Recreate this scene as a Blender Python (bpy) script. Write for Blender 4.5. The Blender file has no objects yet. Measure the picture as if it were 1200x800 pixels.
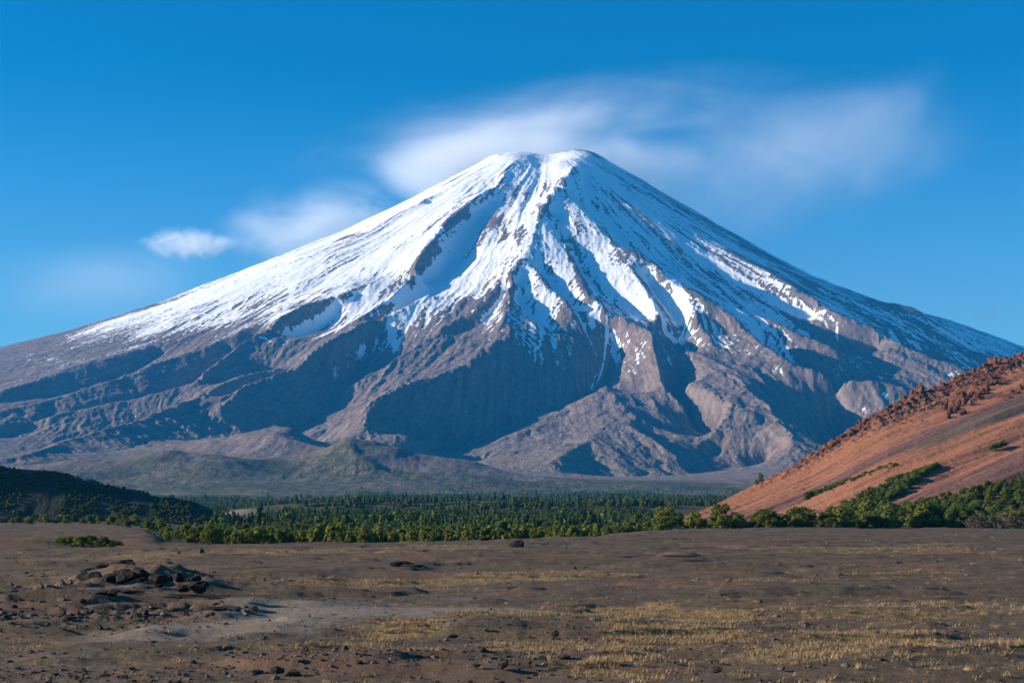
import bpy, bmesh, math, random
import numpy as np
from mathutils import Vector, Matrix, Euler

PI = math.pi
R = math.radians
sc = bpy.context.scene
C = sc.collection
random.seed(7)

# ------------------------------------------------------------------ camera
F = 1667.0                       # focal length in pixels of the 1200 px wide photograph
CX, CY = 600.0, 598.0            # column straight ahead, row of the true horizon
CAMZ = 6.5
cam_d = bpy.data.cameras.new('camera')
cam = bpy.data.objects.new('camera', cam_d)
C.objects.link(cam)
cam.location = (0, 0, CAMZ)
cam.rotation_euler = (R(90), 0, 0)
cam_d.sensor_width = 36.0
cam_d.lens = F * 36.0 / 1200.0
cam_d.shift_y = (CY - 400.0) / 1200.0
cam_d.clip_start = 0.5
cam_d.clip_end = 80000
sc.camera = cam

# ------------------------------------------------------------------ light
SUN_EL, SUN_AZ = 17.0, 1.5       # height; how far it stands beyond the left-hand side
sun_dir = Vector((-math.cos(R(SUN_EL)) * math.cos(R(SUN_AZ)),
                  math.cos(R(SUN_EL)) * math.sin(R(SUN_AZ)), math.sin(R(SUN_EL))))
sd = bpy.data.lights.new('sun', 'SUN')
sun = bpy.data.objects.new('sun', sd)
C.objects.link(sun)
sd.energy = 5.0
sd.angle = R(0.53)
sd.color = (1.0, 0.89, 0.76)
sun.rotation_euler = (-sun_dir).to_track_quat('-Z', 'Y').to_euler()

w = bpy.data.worlds.new('World')
sc.world = w
w.use_nodes = True
wn = w.node_tree
wn.nodes.clear()
sky = wn.nodes.new('ShaderNodeTexSky')
sky.sky_type = 'NISHITA'
sky.sun_disc = False
sky.sun_elevation = R(SUN_EL)
sky.sun_rotation = math.atan2(sun_dir.x, sun_dir.y)
sky.altitude = 900
sky.air_density = 1.0
sky.dust_density = 0.9
sky.ozone_density = 2.5
hs = wn.nodes.new('ShaderNodeHueSaturation')
hs.inputs['Saturation'].default_value = 2.3
hs.inputs['Value'].default_value = 1.0
bg = wn.nodes.new('ShaderNodeBackground')
bg.inputs['Strength'].default_value = 0.07
wo = wn.nodes.new('ShaderNodeOutputWorld')
wn.links.new(sky.outputs[0], hs.inputs['Color'])
# the paler band of air that lies along the whole horizon
geo = wn.nodes.new('ShaderNodeTexCoord'); sep = wn.nodes.new('ShaderNodeSeparateXYZ'); wn.links.new(geo.outputs['Generated'], sep.inputs[0])
mr = wn.nodes.new('ShaderNodeMapRange'); mr.interpolation_type = 'SMOOTHSTEP'
mr.inputs['From Min'].default_value = .30; mr.inputs['From Max'].default_value = .0; mr.inputs['To Max'].default_value = .62
wn.links.new(sep.outputs[2], mr.inputs[0])
pm = wn.nodes.new('ShaderNodeMix'); pm.data_type = 'RGBA'; wn.links.new(mr.outputs[0], pm.inputs[0]); wn.links.new(hs.outputs[0], pm.inputs[6])
pm.inputs[7].default_value = (2.6, 4.6, 6.6, 1)
wn.links.new(pm.outputs[2], bg.inputs['Color'])
wn.links.new(bg.outputs[0], wo.inputs['Surface'])

sc.view_settings.view_transform = 'Standard'
sc.view_settings.look = 'None'
sc.view_settings.exposure = 1.0
sc.view_settings.gamma = 1.0
sc.view_settings.use_curve_mapping = False
sc.render.engine = 'CYCLES'
sc.cycles.use_denoising = True
sc.cycles.max_bounces = 4
sc.cycles.diffuse_bounces = 2
sc.cycles.glossy_bounces = 1
sc.cycles.transmission_bounces = 2
sc.cycles.volume_bounces = 3
sc.cycles.transparent_max_bounces = 16
sc.cycles.volume_max_steps = 256
sc.cycles.use_adaptive_sampling = True
sc.cycles.adaptive_threshold = 0.01

# ------------------------------------------------------------------ helpers
def tag(o, label=None, cat=None, group=None, kind=None):
    if label: o['label'] = label
    if cat: o['category'] = cat
    if group: o['group'] = group
    if kind: o['kind'] = kind
    return o

def link(name, me, mat=None, parent=None):
    o = bpy.data.objects.new(name, me)
    C.objects.link(o)
    if mat is not None and len(me.materials) == 0:
        me.materials.append(mat)
    if parent is not None:
        o.parent = parent
    return o

def grid_mesh(name, X, Y, Z, attrs=None, smooth=True):
    ny, nx = X.shape
    me = bpy.data.meshes.new(name)
    nv = nx * ny
    me.vertices.add(nv)
    co = np.empty((nv, 3), np.float32)
    co[:, 0] = X.ravel(); co[:, 1] = Y.ravel(); co[:, 2] = Z.ravel()
    me.vertices.foreach_set('co', co.ravel())
    i = np.arange(nv, dtype=np.int32).reshape(ny, nx)
    q = np.stack([i[:-1, :-1], i[:-1, 1:], i[1:, 1:], i[1:, :-1]], -1).reshape(-1, 4)
    nf = len(q)
    me.loops.add(nf * 4)
    me.loops.foreach_set('vertex_index', q.ravel())
    me.polygons.add(nf)
    me.polygons.foreach_set('loop_start', np.arange(nf, dtype=np.int32) * 4)
    me.polygons.foreach_set('loop_total', np.full(nf, 4, np.int32))
    if smooth:
        me.polygons.foreach_set('use_smooth', np.ones(nf, bool))
    for k, v in (attrs or {}).items():
        a = me.attributes.new(k, 'FLOAT', 'POINT')
        a.data.foreach_set('value', v.astype(np.float32).ravel())
    me.update(calc_edges=True)
    return me

_rs = np.random.RandomState(11)
_PT = _rs.permutation(4096).astype(np.int32)
_PV = _rs.rand(4096).astype(np.float32)
def _h(ix, iy, seed):
    return _PV[(_PT[(ix + _PT[(iy + seed * 131) & 4095]) & 4095])]
def vnoise(x, y, seed=0):
    """value noise in 0..1"""
    fx = np.floor(x); fy = np.floor(y)
    ix = fx.astype(np.int32); iy = fy.astype(np.int32)
    tx = (x - fx).astype(np.float32); ty = (y - fy).astype(np.float32)
    tx = tx * tx * tx * (tx * (tx * 6 - 15) + 10); ty = ty * ty * ty * (ty * (ty * 6 - 15) + 10)
    a = _h(ix, iy, seed); b = _h(ix + 1, iy, seed); c = _h(ix, iy + 1, seed); d = _h(ix + 1, iy + 1, seed)
    return (a + (b - a) * tx) * (1 - ty) + (c + (d - c) * tx) * ty
def fbm(x, y, octv=4, seed=0, gain=.5):
    s = 0; a = 1.0; n = 0
    for k in range(octv):
        s = s + a * (vnoise(x, y, seed + k) - .5); n += a
        x = x * 2.03 + 7.7; y = y * 2.01 + 3.1; a *= gain
    return s / n * 2          # about -1..1
def sstep(a, b, x):
    t = np.clip((x - a) / (b - a), 0, 1)
    return t * t * (3 - 2 * t)
# ------------------------------------------------------------------ material helpers
class NT:
    def __init__(s, name):
        s.m = bpy.data.materials.new(name); s.m.use_nodes = True
        s.t = s.m.node_tree; s.t.nodes.clear()
        s.out = s.t.nodes.new('ShaderNodeOutputMaterial')
    def n(s, ty, ins=None, **kw):
        nd = s.t.nodes.new(ty)
        for k, v in kw.items(): setattr(nd, k, v)
        for k, v in (ins or {}).items():
            if isinstance(v, bpy.types.NodeSocket): s.t.links.new(v, nd.inputs[k])
            else: nd.inputs[k].default_value = v
        return nd
    def attr(s, name): return s.n('ShaderNodeAttribute', attribute_name=name).outputs['Fac']
    def math(s, op, a, b=0.0, c=None, clamp=False):
        d = {0: a, 1: b}
        if c is not None: d[2] = c
        return s.n('ShaderNodeMath', d, operation=op, use_clamp=clamp).outputs[0]
    def noise(s, vec, scale, detail=4, rough=.55, dist=0.0, dim='3D'):
        return s.n('ShaderNodeTexNoise', {'Vector': vec, 'Scale': scale, 'Detail': detail, 'Roughness': rough, 'Distortion': dist}, noise_dimensions=dim).outputs['Fac']
    def ramp(s, fac, stops, interp='LINEAR'):
        r = s.n('ShaderNodeValToRGB', {'Fac': fac}); r.color_ramp.interpolation = interp
        e = r.color_ramp.elements
        while len(e) > 1: e.remove(e[-1])
        for i, (p, c) in enumerate(stops):
            el = e[0] if i == 0 else e.new(p)
            el.position = p; el.color = (c, c, c, 1) if isinstance(c, (int, float)) else tuple(c) + (1,)
        return r.outputs[0]
    def step(s, x, a, b):
        return s.n('ShaderNodeMapRange', {'Value': x, 'From Min': a, 'From Max': b}, interpolation_type='SMOOTHSTEP').outputs[0]
    def mix(s, f, a, b):
        nd = s.t.nodes.new('ShaderNodeMix'); nd.data_type = 'RGBA'
        for i, v in ((0, f), (6, a), (7, b)):
            if isinstance(v, bpy.types.NodeSocket): s.t.links.new(v, nd.inputs[i])
            else: nd.inputs[i].default_value = (tuple(v) + (1,)) if isinstance(v, tuple) else v
        return nd.outputs[2]
    def pos(s, scale=(1, 1, 1), rot=(0, 0, 0), obj=False):
        tc = s.n('ShaderNodeTexCoord').outputs['Object'] if obj else s.n('ShaderNodeNewGeometry').outputs['Position']
        return s.n('ShaderNodeMapping', {'Vector': tc, 'Scale': scale, 'Rotation': rot}).outputs[0]
    def done(s, color, rough=.9, bump=None, dist=1.0, strength=1.0, spec=.2, normal=None, **kw):
        p = s.n('ShaderNodeBsdfPrincipled', {'Base Color': color if isinstance(color, bpy.types.NodeSocket) else tuple(color) + (1,), 'Roughness': rough, 'Specular IOR Level': spec})
        for k, v in kw.items():
            if isinstance(v, bpy.types.NodeSocket): s.t.links.new(v, p.inputs[k])
            else: p.inputs[k].default_value = v
        if bump is not None:
            b = s.n('ShaderNodeBump', {'Height': bump, 'Distance': dist, 'Strength': strength})
            s.t.links.new(b.outputs[0], p.inputs['Normal'])
        s.t.links.new(p.outputs[0], s.out.inputs['Surface'])
        return s.m
# ------------------------------------------------------------------ the volcano: a real height field
# Summit 12 km away.  Crest and valley lines are laid on the cone in plan and the ground between them is interpolated.
SX, SY = 300.0, 12000.0          # summit axis in plan
_rl = np.array([0, 250, 470, 1010, 1728, 2450, 3170, 3890, 4610, 6000, 8000, 11000, 16000])
_zl = np.array([3010, 3008, 2988, 2690, 2330, 2045, 1760, 1535, 1360, 1080, 800, 560, 400])
_rr = np.array([0, 250, 470, 800, 1512, 2232, 2800, 3250, 3960, 5000, 7000, 11000, 16000])
_zr = np.array([3010, 3010, 2962, 2770, 2310, 1900, 1700, 1600, 1310, 1040, 700, 450, 350])
_rf = np.array([0, 250, 500, 1000, 1500, 2000, 2500, 3000, 3500, 4000, 4500, 5000, 5500, 6000, 6500, 7000, 7700, 9000, 16000])
_zf = np.array([3010, 2990, 2850, 2520, 2180, 1850, 1550, 1260, 980, 730, 520, 360, 250, 180, 132, 100, 62, 24, -5])
def cone(x, y):
    dx = x - SX; dy = y - SY
    r = np.sqrt(dx * dx + dy * dy) + 1e-6
    zl = np.interp(r, _rl, _zl); zr = np.interp(r, _rr, _zr); zf = np.interp(r, _rf, _zf)
    c = np.clip(-dy / r, 0, 1)            # 1 straight towards the viewer
    wf = c ** 1.15
    side = np.where(dx < 0, zl, zr)
    return side * (1 - wf) + zf * wf
def unproject(px, py, off):
    """the point of the (raised or lowered) cone that lies on a line of sight"""
    d = np.arange(4200.0, 12300.0, 10.0)
    x = (px - CX) / F * d; z = CAMZ + (CY - py) / F * d
    gap = z - (cone(x, d) + off)
    k = np.nonzero(gap <= 0)[0]
    j = k[0] if len(k) else int(np.argmin(gap))
    return x[j], d[j], z[j]
# crest lines: column, row, height above the cone
CREST = [
 [(0,407,10),(75,390,10),(130,377,10),(200,352,12),(270,325,12),(340,298,14),(400,272,14),(450,250,14),(500,222,10),(540,203,8),(575,184,5)],
 [(680,180,5),(700,182,5),(750,210,8),(800,243,10),(850,275,10),(900,307,12),(950,332,12),(1000,350,12),(1035,362,14),(1065,366,18),(1090,380,14),(1120,392,12),(1160,403,12),(1200,419,12)],
 [(135,392,30),(100,403,30),(55,414,30),(0,429,30)],
 [(240,385,25),(200,397,35),(150,409,50),(110,420,50),(70,434,45),(40,446,40),(0,456,35)],
 [(290,387,35),(250,402,45),(185,423,55),(145,438,60),(110,453,50),(60,468,45),(0,480,40)],
 [(455,318,30),(400,345,50),(370,353,60),(340,364,70),(310,384,85),(270,409,95),(242,430,95),(225,447,80),(180,461,60),(100,477,45),(0,495,35)],
 [(500,343,40),(455,365,55),(420,382,70),(392,396,85),(360,412,105),(345,428,115),(290,447,110),(275,463,110),(250,480,80),(230,492,50)],
 [(330,428,60),(290,438,70),(250,453,90),(215,471,100),(167,489,95),(120,502,90),(82,512,70),(28,532,45),(0,537,35)],
 # great central spur
 [(682,181,15),(671,201,60),(655,216,85),(640,234,95),(633,256,100),(625,280,100),(616,300,100),(604,310,95),(598,330,100),(592,350,110),(590,370,125),(597,388,140),(570,402,155),(545,424,170),(500,437,180),(463,453,180),(432,474,160),(425,495,120),(433,520,50)],
 [(585,335,40),(560,362,50),(520,382,60),(480,408,65),(440,432,60),(400,452,40)],
 # snow flank
 # crater rim, its two shoulders and the bowl between them
 [(606,185,5),(600,200,20),(592,215,30)],
 [(575,186,10),(545,207,30),(510,228,35),(460,254,40),(405,283,45),(378,301,40),(330,325,40),(250,359,30),(190,376,20)],
 [(545,226,20),(500,252,25),(440,288,25),(380,322,25),(320,345,20),(260,372,20)],
 [(606,185,15),(592,200,40),(578,214,60),(548,240,80),(520,262,90),(500,290,95),(480,322,90),(455,347,70),(420,369,50),(385,389,30)],
 [(585,243,10),(575,262,25),(562,285,15)],
 # spurs right of the central one
 [(638,236,50),(655,262,40),(665,285,55),(680,315,60),(692,345,60),(712,362,60),(745,377,80),(765,391,110),(769,412,120),(772,432,115),(786,452,90),(802,474,50)],
 [(616,300,80),(640,330,60),(662,348,60),(672,366,55)],
 [(590,352,90),(612,368,70),(640,384,50),(672,396,20)],
 [(655,218,40),(688,250,50),(706,266,60),(722,287,65),(742,312,70),(760,342,65),(773,372,50)],
 [(722,285,50),(752,297,60),(790,331,70),(830,352,75),(865,373,90),(893,398,120),(915,415,130),(950,426,130),(1000,440,120),(1040,446,110),(1078,458,90)],
 [(775,320,45),(798,343,55),(817,366,70),(832,398,80),(850,420,60)],
 [(812,335,30),(860,358,50),(925,383,70),(955,397,75),(980,410,60),(1030,425,20)],
 [(840,285,15),(892,314,45),(955,348,60),(990,369,70),(1025,379,80),(1062,399,95),(1100,415,95),(1145,433,80)],
 [(940,350,15),(1000,372,30),(1050,388,30),(1110,405,30),(1180,425,20)],
 # lower hills
 [(793,407,40),(820,419,60),(850,430,90),(880,447,110),(890,464,110),(914,485,100),(926,506,80),(938,530,30)],
 [(810,445,60),(835,462,90),(853,470,100),(838,500,60),(825,520,20)],
 [(820,425,60),(826,446,60),(850,470,100),(875,480,100),(900,492,80)],
 [(703,452,60),(728,466,80),(738,486,90),(742,500,90),(768,514,80),(800,532,30)],
 [(735,480,80),(700,505,80),(668,528,60),(640,545,30)],
 [(1000,484,-50),(1020,479,-20),(1060,470,10),(1100,480,10)],
 [(205,560,20),(262,543,30),(330,527,60),(385,530,60),(420,538,60),(480,552,30)],
 [(405,532,20),(440,526,35),(500,525,30)],
 [(330,560,15),(400,556,35),(440,561,30),(480,572,10)],
 [(480,553,10),(520,556,30),(560,560,20)],
]
VALLEY = [
 [(632,192,-45),(636,205,-45),(628,222,-20),(612,245,-20)],
 [(75,412,-20),(40,428,-20),(0,438,-20)],
 [(215,402,-25),(185,420,-35),(150,436,-40),(110,452,-35),(60,462,-30),(0,472,-20)],
 [(265,412,-15),(220,430,-30),(185,446,-40),(150,460,-40),(60,478,-30),(0,488,-20)],
 [(450,330,-20),(410,362,-40),(375,384,-60),(345,404,-70),(300,424,-70),(260,443,-60),(215,462,-50),(165,478,-30),(80,495,-25),(0,515,-20)],
 [(322,434,-5),(290,446,-10),(255,462,-30),(222,484,-60)],
 [(590,215,-30),(575,240,-60),(560,272,-70),(532,308,-80),(518,327,-70),(482,350,-60),(435,374,-50),(405,388,-30)],
 [(520,335,-10),(480,362,-40),(458,388,-60),(440,410,-80),(410,440,-100),(380,465,-110),(330,480,-110),(270,500,-80),(200,512,-60),(100,530,-40),(0,550,-30)],
 [(610,330,5),(560,380,10),(500,405,-10),(450,435,-40),(400,470,-60),(350,498,-60),(330,515,-40),(340,522,-30),(370,530,-20)],
 [(685,205,-20),(690,232,-40),(712,268,-50),(748,310,-50),(770,345,-40),(800,385,-50)],
 [(648,252,0),(668,306,-30),(705,345,-20),(740,365,-40),(775,395,-50),(800,405,-60),(840,418,-90),(880,438,-110),(930,460,-110),(985,479,-105),(990,495,-100),(972,520,-80),(950,540,-60)],
 [(632,320,0),(670,360,-20),(700,375,-60),(716,395,-110),(722,425,-160),(705,448,-170),(690,470,-180),(622,490,-170),(560,512,-130),(520,526,-90),(500,540,-60)],
 [(600,345,0),(625,375,-20),(650,395,-40)],
 [(705,450,-40),(745,460,-70),(775,482,-100),(800,500,-110),(848,524,-90),(830,540,-40)],
 [(776,405,-40),(797,418,-60),(802,440,-80),(788,470,-100),(784,496,-110)],
 [(730,250,-10),(790,300,-25),(830,335,-35),(885,378,-60),(915,398,-90),(960,418,-110),(1010,434,-115),(1050,440,-110),(1085,452,-90),(1120,455,-60)],
 [(800,280,-10),(860,325,-20),(940,372,-40),(1000,395,-60),(1062,412,-80),(1120,432,-80)],
 [(960,340,-10),(1010,365,-15),(1070,385,-20),(1150,412,-20)],
 [(350,548,-20),(430,550,-25),(500,546,-25),(560,540,-30)],
 [(700,560,-15),(800,556,-20),(900,545,-30)],
 [(418,374,-10),(470,345,-10),(520,325,-20)],
 [(505,240,-5),(450,268,-25),(400,296,-25),(330,332,-20),(250,366,-15)],
]
def lay(lines):
    out = []
    for ln in lines:
        mx = sum(q[0] for q in ln) / len(ln); my = sum(q[1] for q in ln) / len(ln)
        k = 1.5 if (mx > 790 and my > 350 and ln is not CREST[1]) else (1.35 if mx < 400 and my > 375 else (1.3 if mx < 560 and my < 375 and ln is not CREST[0] else 1.0))
        p = [unproject(px, py, o * k) + (o * k,) for px, py, o in ln]
        out.append(np.array(p))
    return out
crest3, valley3 = lay(CREST), lay(VALLEY)

GX0, GX1, GY0, GY1, GS = -7200.0, 7200.0, 3800.0, 13400.0, 25.0
gnx = int((GX1 - GX0) / GS) + 1; gny = int((GY1 - GY0) / GS) + 1
def solve_offsets():
    ck = np.zeros((gny, gnx), np.float32); val = np.zeros((gny, gnx), np.float32)
    for ln in valley3 + crest3:
        for a, b in zip(ln[:-1], ln[1:]):
            n = int(max(abs(a[0] - b[0]), abs(a[1] - b[1])) / (GS * .5)) + 2
            t = np.linspace(0, 1, n)
            x = a[0] + (b[0] - a[0]) * t; y = a[1] + (b[1] - a[1]) * t
            # the height along the line is what is interpolated, so that crests run straight
            z = a[2] + (b[2] - a[2]) * t
            o = z - cone(x, y)
            i = np.clip(((x - GX0) / GS + .5).astype(int), 0, gnx - 1); j = np.clip(((y - GY0) / GS + .5).astype(int), 0, gny - 1)
            val[j, i] = np.clip(o, -260, 260); ck[j, i] = 1
    lvls = [(ck, val)]
    for _ in range(5):
        c, v = lvls[-1]
        h, w_ = c.shape; H, W = (h + 1) // 2, (w_ + 1) // 2
        cp = np.zeros((H * 2, W * 2), np.float32); vp = cp.copy()
        cp[:h, :w_] = c; vp[:h, :w_] = v * c
        s = cp.reshape(H, 2, W, 2).sum((1, 3)); sv = vp.reshape(H, 2, W, 2).sum((1, 3))
        lvls.append(((s > 0).astype(np.float32), np.where(s > 0, sv / np.maximum(s, 1), 0).astype(np.float32)))
    u = None
    for li in range(len(lvls) - 1, -1, -1):
        c, v = lvls[li]
        if u is None: u = v.copy()
        else:
            u = np.repeat(np.repeat(u, 2, 0), 2, 1)[:c.shape[0], :c.shape[1]].copy()
        lam = 1.0 / (1.0 + (0.0016 * (4 ** li)) )         # drifts back to the plain cone far from any line
        u = np.where(c > 0, v, u)
        for it in range(70 if li else 110):
            p = np.pad(u, 1, mode='edge')
            s = (p[:-2, 1:-1] + p[2:, 1:-1] + p[1:-1, :-2] + p[1:-1, 2:]) * .25 * lam
            u = np.where(c > 0, v, s)
    for _ in range(1):
        p = np.pad(u, 1, mode='edge')
        u = u * .4 + (p[:-2, 1:-1] + p[2:, 1:-1] + p[1:-1, :-2] + p[1:-1, 2:]) * .15
    return u
OFF = solve_offsets()
def sample(G, x, y):
    fx = np.clip((x - GX0) / GS, 0, gnx - 1.001); fy = np.clip((y - GY0) / GS, 0, gny - 1.001)
    ix = fx.astype(int); iy = fy.astype(int); tx = fx - ix; ty = fy - iy
    return (G[iy, ix] * (1 - tx) + G[iy, ix + 1] * tx) * (1 - ty) + (G[iy + 1, ix] * (1 - tx) + G[iy + 1, ix + 1] * tx) * ty
_xs = GX0 + np.arange(gnx) * GS; _ys = GY0 + np.arange(gny) * GS
_XX, _YY = np.meshgrid(_xs, _ys)
BASE = (cone(_XX, _YY) + OFF).astype(np.float32)

HILLS3 = [unproject(a, b, 0)[:2] + (rx, ry, hh * (1.5 if a < 600 else 1.0)) for a, b, rx, ry, hh in ((318, 542, 330, 420, 72), (385, 545, 240, 260, 62), (452, 560, 260, 260, 52), (250, 562, 300, 250, 34),
    (470, 531, 200, 160, 42), (540, 563, 240, 200, 38), (330, 572, 260, 160, 30), (180, 560, 260, 200, 26), (620, 565, 300, 160, 18), (770, 568, 260, 160, 16), (60, 560, 300, 220, 24), (1068, 370, 230, 300, 42))]
def gully(x, y, gx, gy, wl, seed):
    """ribs and gullies that run down the slope (gx, gy), wl metres apart"""
    px = x / wl; py = y / wl
    ix = np.floor(px).astype(np.int32); iy = np.floor(py).astype(np.int32)
    fx = (px - ix).astype(np.float32); fy = (py - iy).astype(np.float32)
    va = np.zeros_like(fx); wt = np.zeros_like(fx)
    for a in (-1, 0, 1):
        for b in (-1, 0, 1):
            ox = a + .5 + (_h(ix + a, iy + b, seed) - .5) * .9; oy = b + .5 + (_h(ix + a, iy + b, seed + 9) - .5) * .9
            dx = fx - ox; dy = fy - oy
            d2 = dx * dx + dy * dy
            w_ = np.exp(-d2 * 2.2)
            ph = (dx * gy - dy * gx) * 6.283 + _h(ix + a, iy + b, seed + 21) * 1.5
            va += np.cos(ph) * w_; wt += w_
    return va / wt
def H(x, y, detail=True):
    """height of the volcano at x, y"""
    s = x.shape
    x = x.ravel().astype(np.float64); y = y.ravel().astype(np.float64)
    wx = x + fbm(x / 420, y / 420, 3, 3) * 20 * sstep(3900, 5200, y); wy = y + fbm(x / 420 + 50, y / 420, 3, 5) * 20 * sstep(3900, 5200, y)
    z = sample(BASE, wx, wy)
    if detail:
        e = 30.0
        gx = (sample(BASE, wx + e, wy) - sample(BASE, wx - e, wy)) / (2 * e)
        gy = (sample(BASE, wx, wy + e) - sample(BASE, wx, wy - e)) / (2 * e)
        sl = np.sqrt(gx * gx + gy * gy) + 1e-4
        near = sstep(0.05, 0.4, sl)
        top = sstep(300, 900, np.hypot(x - SX, y - SY))
        hi = sstep(900, 1700, z); calm = sstep(.35, 1.0, np.arctan2(SX - x, SY - y))
        gx_ = x + fbm(x / 70, y / 70, 3, 401) * 22; gy_ = y + fbm(x / 70 + 9, y / 70, 3, 405) * 22
        for wl, amp, seed in ((330, 9, 31), (170, 8, 47), (85, 5.0, 59), (42, 4.2, 71), (21, 3.0, 83)):
            ux = gx / sl; uy = gy / sl
            g = gully(gx_, gy_, ux.astype(np.float32), uy.astype(np.float32), wl, seed)
            z = z + (g - .15) * amp * near * (.35 + .65 * top) * (.3 + .7 * vnoise(x / 900, y / 900, seed)) * (1 - .55 * hi) * (1 - .5 * calm)
        # long ribs that run the whole length of the upper cone
        th = np.arctan2(x - SX, -(y - SY)); rr = np.hypot(x - SX, y - SY)
        thw = th + fbm(x / 260, y / 260, 3, 411) * .02
        for K, L, amp, seed in ((9, 1500, 10, 421), (22, 1100, 3.5, 431), (50, 700, 2.6, 441), (110, 400, 2.2, 451)):
            rb = 1 - 2 * np.abs(fbm(thw * K + 11, rr / L, 2, seed))
            z = z + (rb - .6) * amp * (.25 + .75 * hi) * top * near
        for K, L, amp, seed in ((10, 3600, 14, 471), (23, 3000, 9, 481), (48, 2400, 6, 491), (95, 1800, 3.5, 495)):
            rb = 1 - 2.2 * np.abs(fbm(thw * K + 3, rr / L, 2, seed))
            z = z + (rb - .6) * amp * (1 - hi) * near * (1 - .5 * calm)
        z = z + fbm(x / 160, y / 160, 4, 91) * (1.6 + 3 * near * (1 - .5 * calm)) + fbm(x / 18, y / 18, 2, 97) * 1.5 * (.15 + near)
    # crater bowl open towards the viewer, and the higher eastern point of the rim
    z = z - 70 * np.exp(-((x - 285) / 165) ** 2 - ((y - 11700) / 170) ** 2) + 30 * np.exp(-((x - 610) / 130) ** 2 - ((y - 11880) / 180) ** 2)
    z = z + 12 * np.exp(-((x + 20) / 150) ** 2 - ((y - 11850) / 200) ** 2)
    for hx, hy, rx, ry, hh in HILLS3:
        dx = (x - hx) / rx; dx = np.where(dx > 0, dx * 1.7, dx * .8)
        z = z + hh * np.exp(-dx ** 2 - ((y - hy) / ry) ** 2) * (1 + .25 * fbm(x / 160, y / 160, 3, 461))
    # the foot runs out into the wooded valley floor
    lowt = 1 - sstep(4350, 5300, y)
    z = z * (1 - lowt) + valley_z(x, y) * lowt
    return z.reshape(s)
def plain_edge(x, y):
    """how far the near plain runs out, by bearing"""
    return np.interp(x / np.maximum(y, 1) * F + CX, [-50, 140, 190, 400, 560, 700, 800, 900], [720, 620, 300, 330, 355, 410, 600, 640])
def valley_z(x, y):
    E = plain_edge(x, y)
    ye = np.where(y < E, y * 380 / E, np.where(y < 1200, 380 + (y - E) * 820 / (1200 - E), y))
    z = np.interp(ye, [0, 300, 380, 450, 700, 1000, 1500, 2000, 3000, 4000, 5000, 6000], [0, 0, -1.0, -3.5, -6.0, -6.5, -3.2, 2, 19, 43, 75, 110])
    return z + fbm(x / 300, y / 300, 3, 5) * np.interp(y, [0, 380, 900, 3000, 4500], [0, 0, 1.2, 5, 12])
def fan(u, d):
    U, D = np.meshgrid(u, d)
    return U * D, D
def ucols(n, m, half=.375, full=.6):
    return np.concatenate([np.linspace(-full, -half, m, endpoint=False), np.linspace(-half, half, n), np.linspace(half, full, m + 1)[1:]])
SNOWLINE = [(0,330),(60,380),(90,392),(130,386),(200,378),(250,374),(300,366),(345,362),(372,380),(400,382),(430,372),(455,376),(470,384),(500,366),(540,362),(575,372),(592,362),(610,366),(625,378),(645,376),(672,366),(690,374),(715,378),(735,368),(762,374),(775,372),(812,380),(850,394),(890,402),(935,400),(975,410),(1010,402),(1060,416),(1090,412),(1130,418),(1180,420),(1260,440)]
sl_pts = []
for a, b in SNOWLINE:
    xx, yy, zz = unproject(a, b, 0)
    if yy > 12000: pass
    sl_pts.append((math.atan2(xx - SX, -(yy - SY)), zz))
sl_pts.sort()
_st = np.array([p[0] for p in sl_pts]); _sz = np.array([p[1] for p in sl_pts])
def poly_dist(x, y, line):
    """plan distance to a line laid on the cone; line = [(col, row), ...]"""
    P = [unproject(a, b, 0)[:2] for a, b in line]
    best = np.full(x.shape, 1e9, np.float32)
    for p, q in zip(P[:-1], P[1:]):
        vx, vy = q[0] - p[0], q[1] - p[1]
        t = np.clip(((x - p[0]) * vx + (y - p[1]) * vy) / (vx * vx + vy * vy + 1e-6), 0, 1)
        best = np.minimum(best, np.hypot(x - p[0] - vx * t, y - p[1] - vy * t))
    return best
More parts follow.
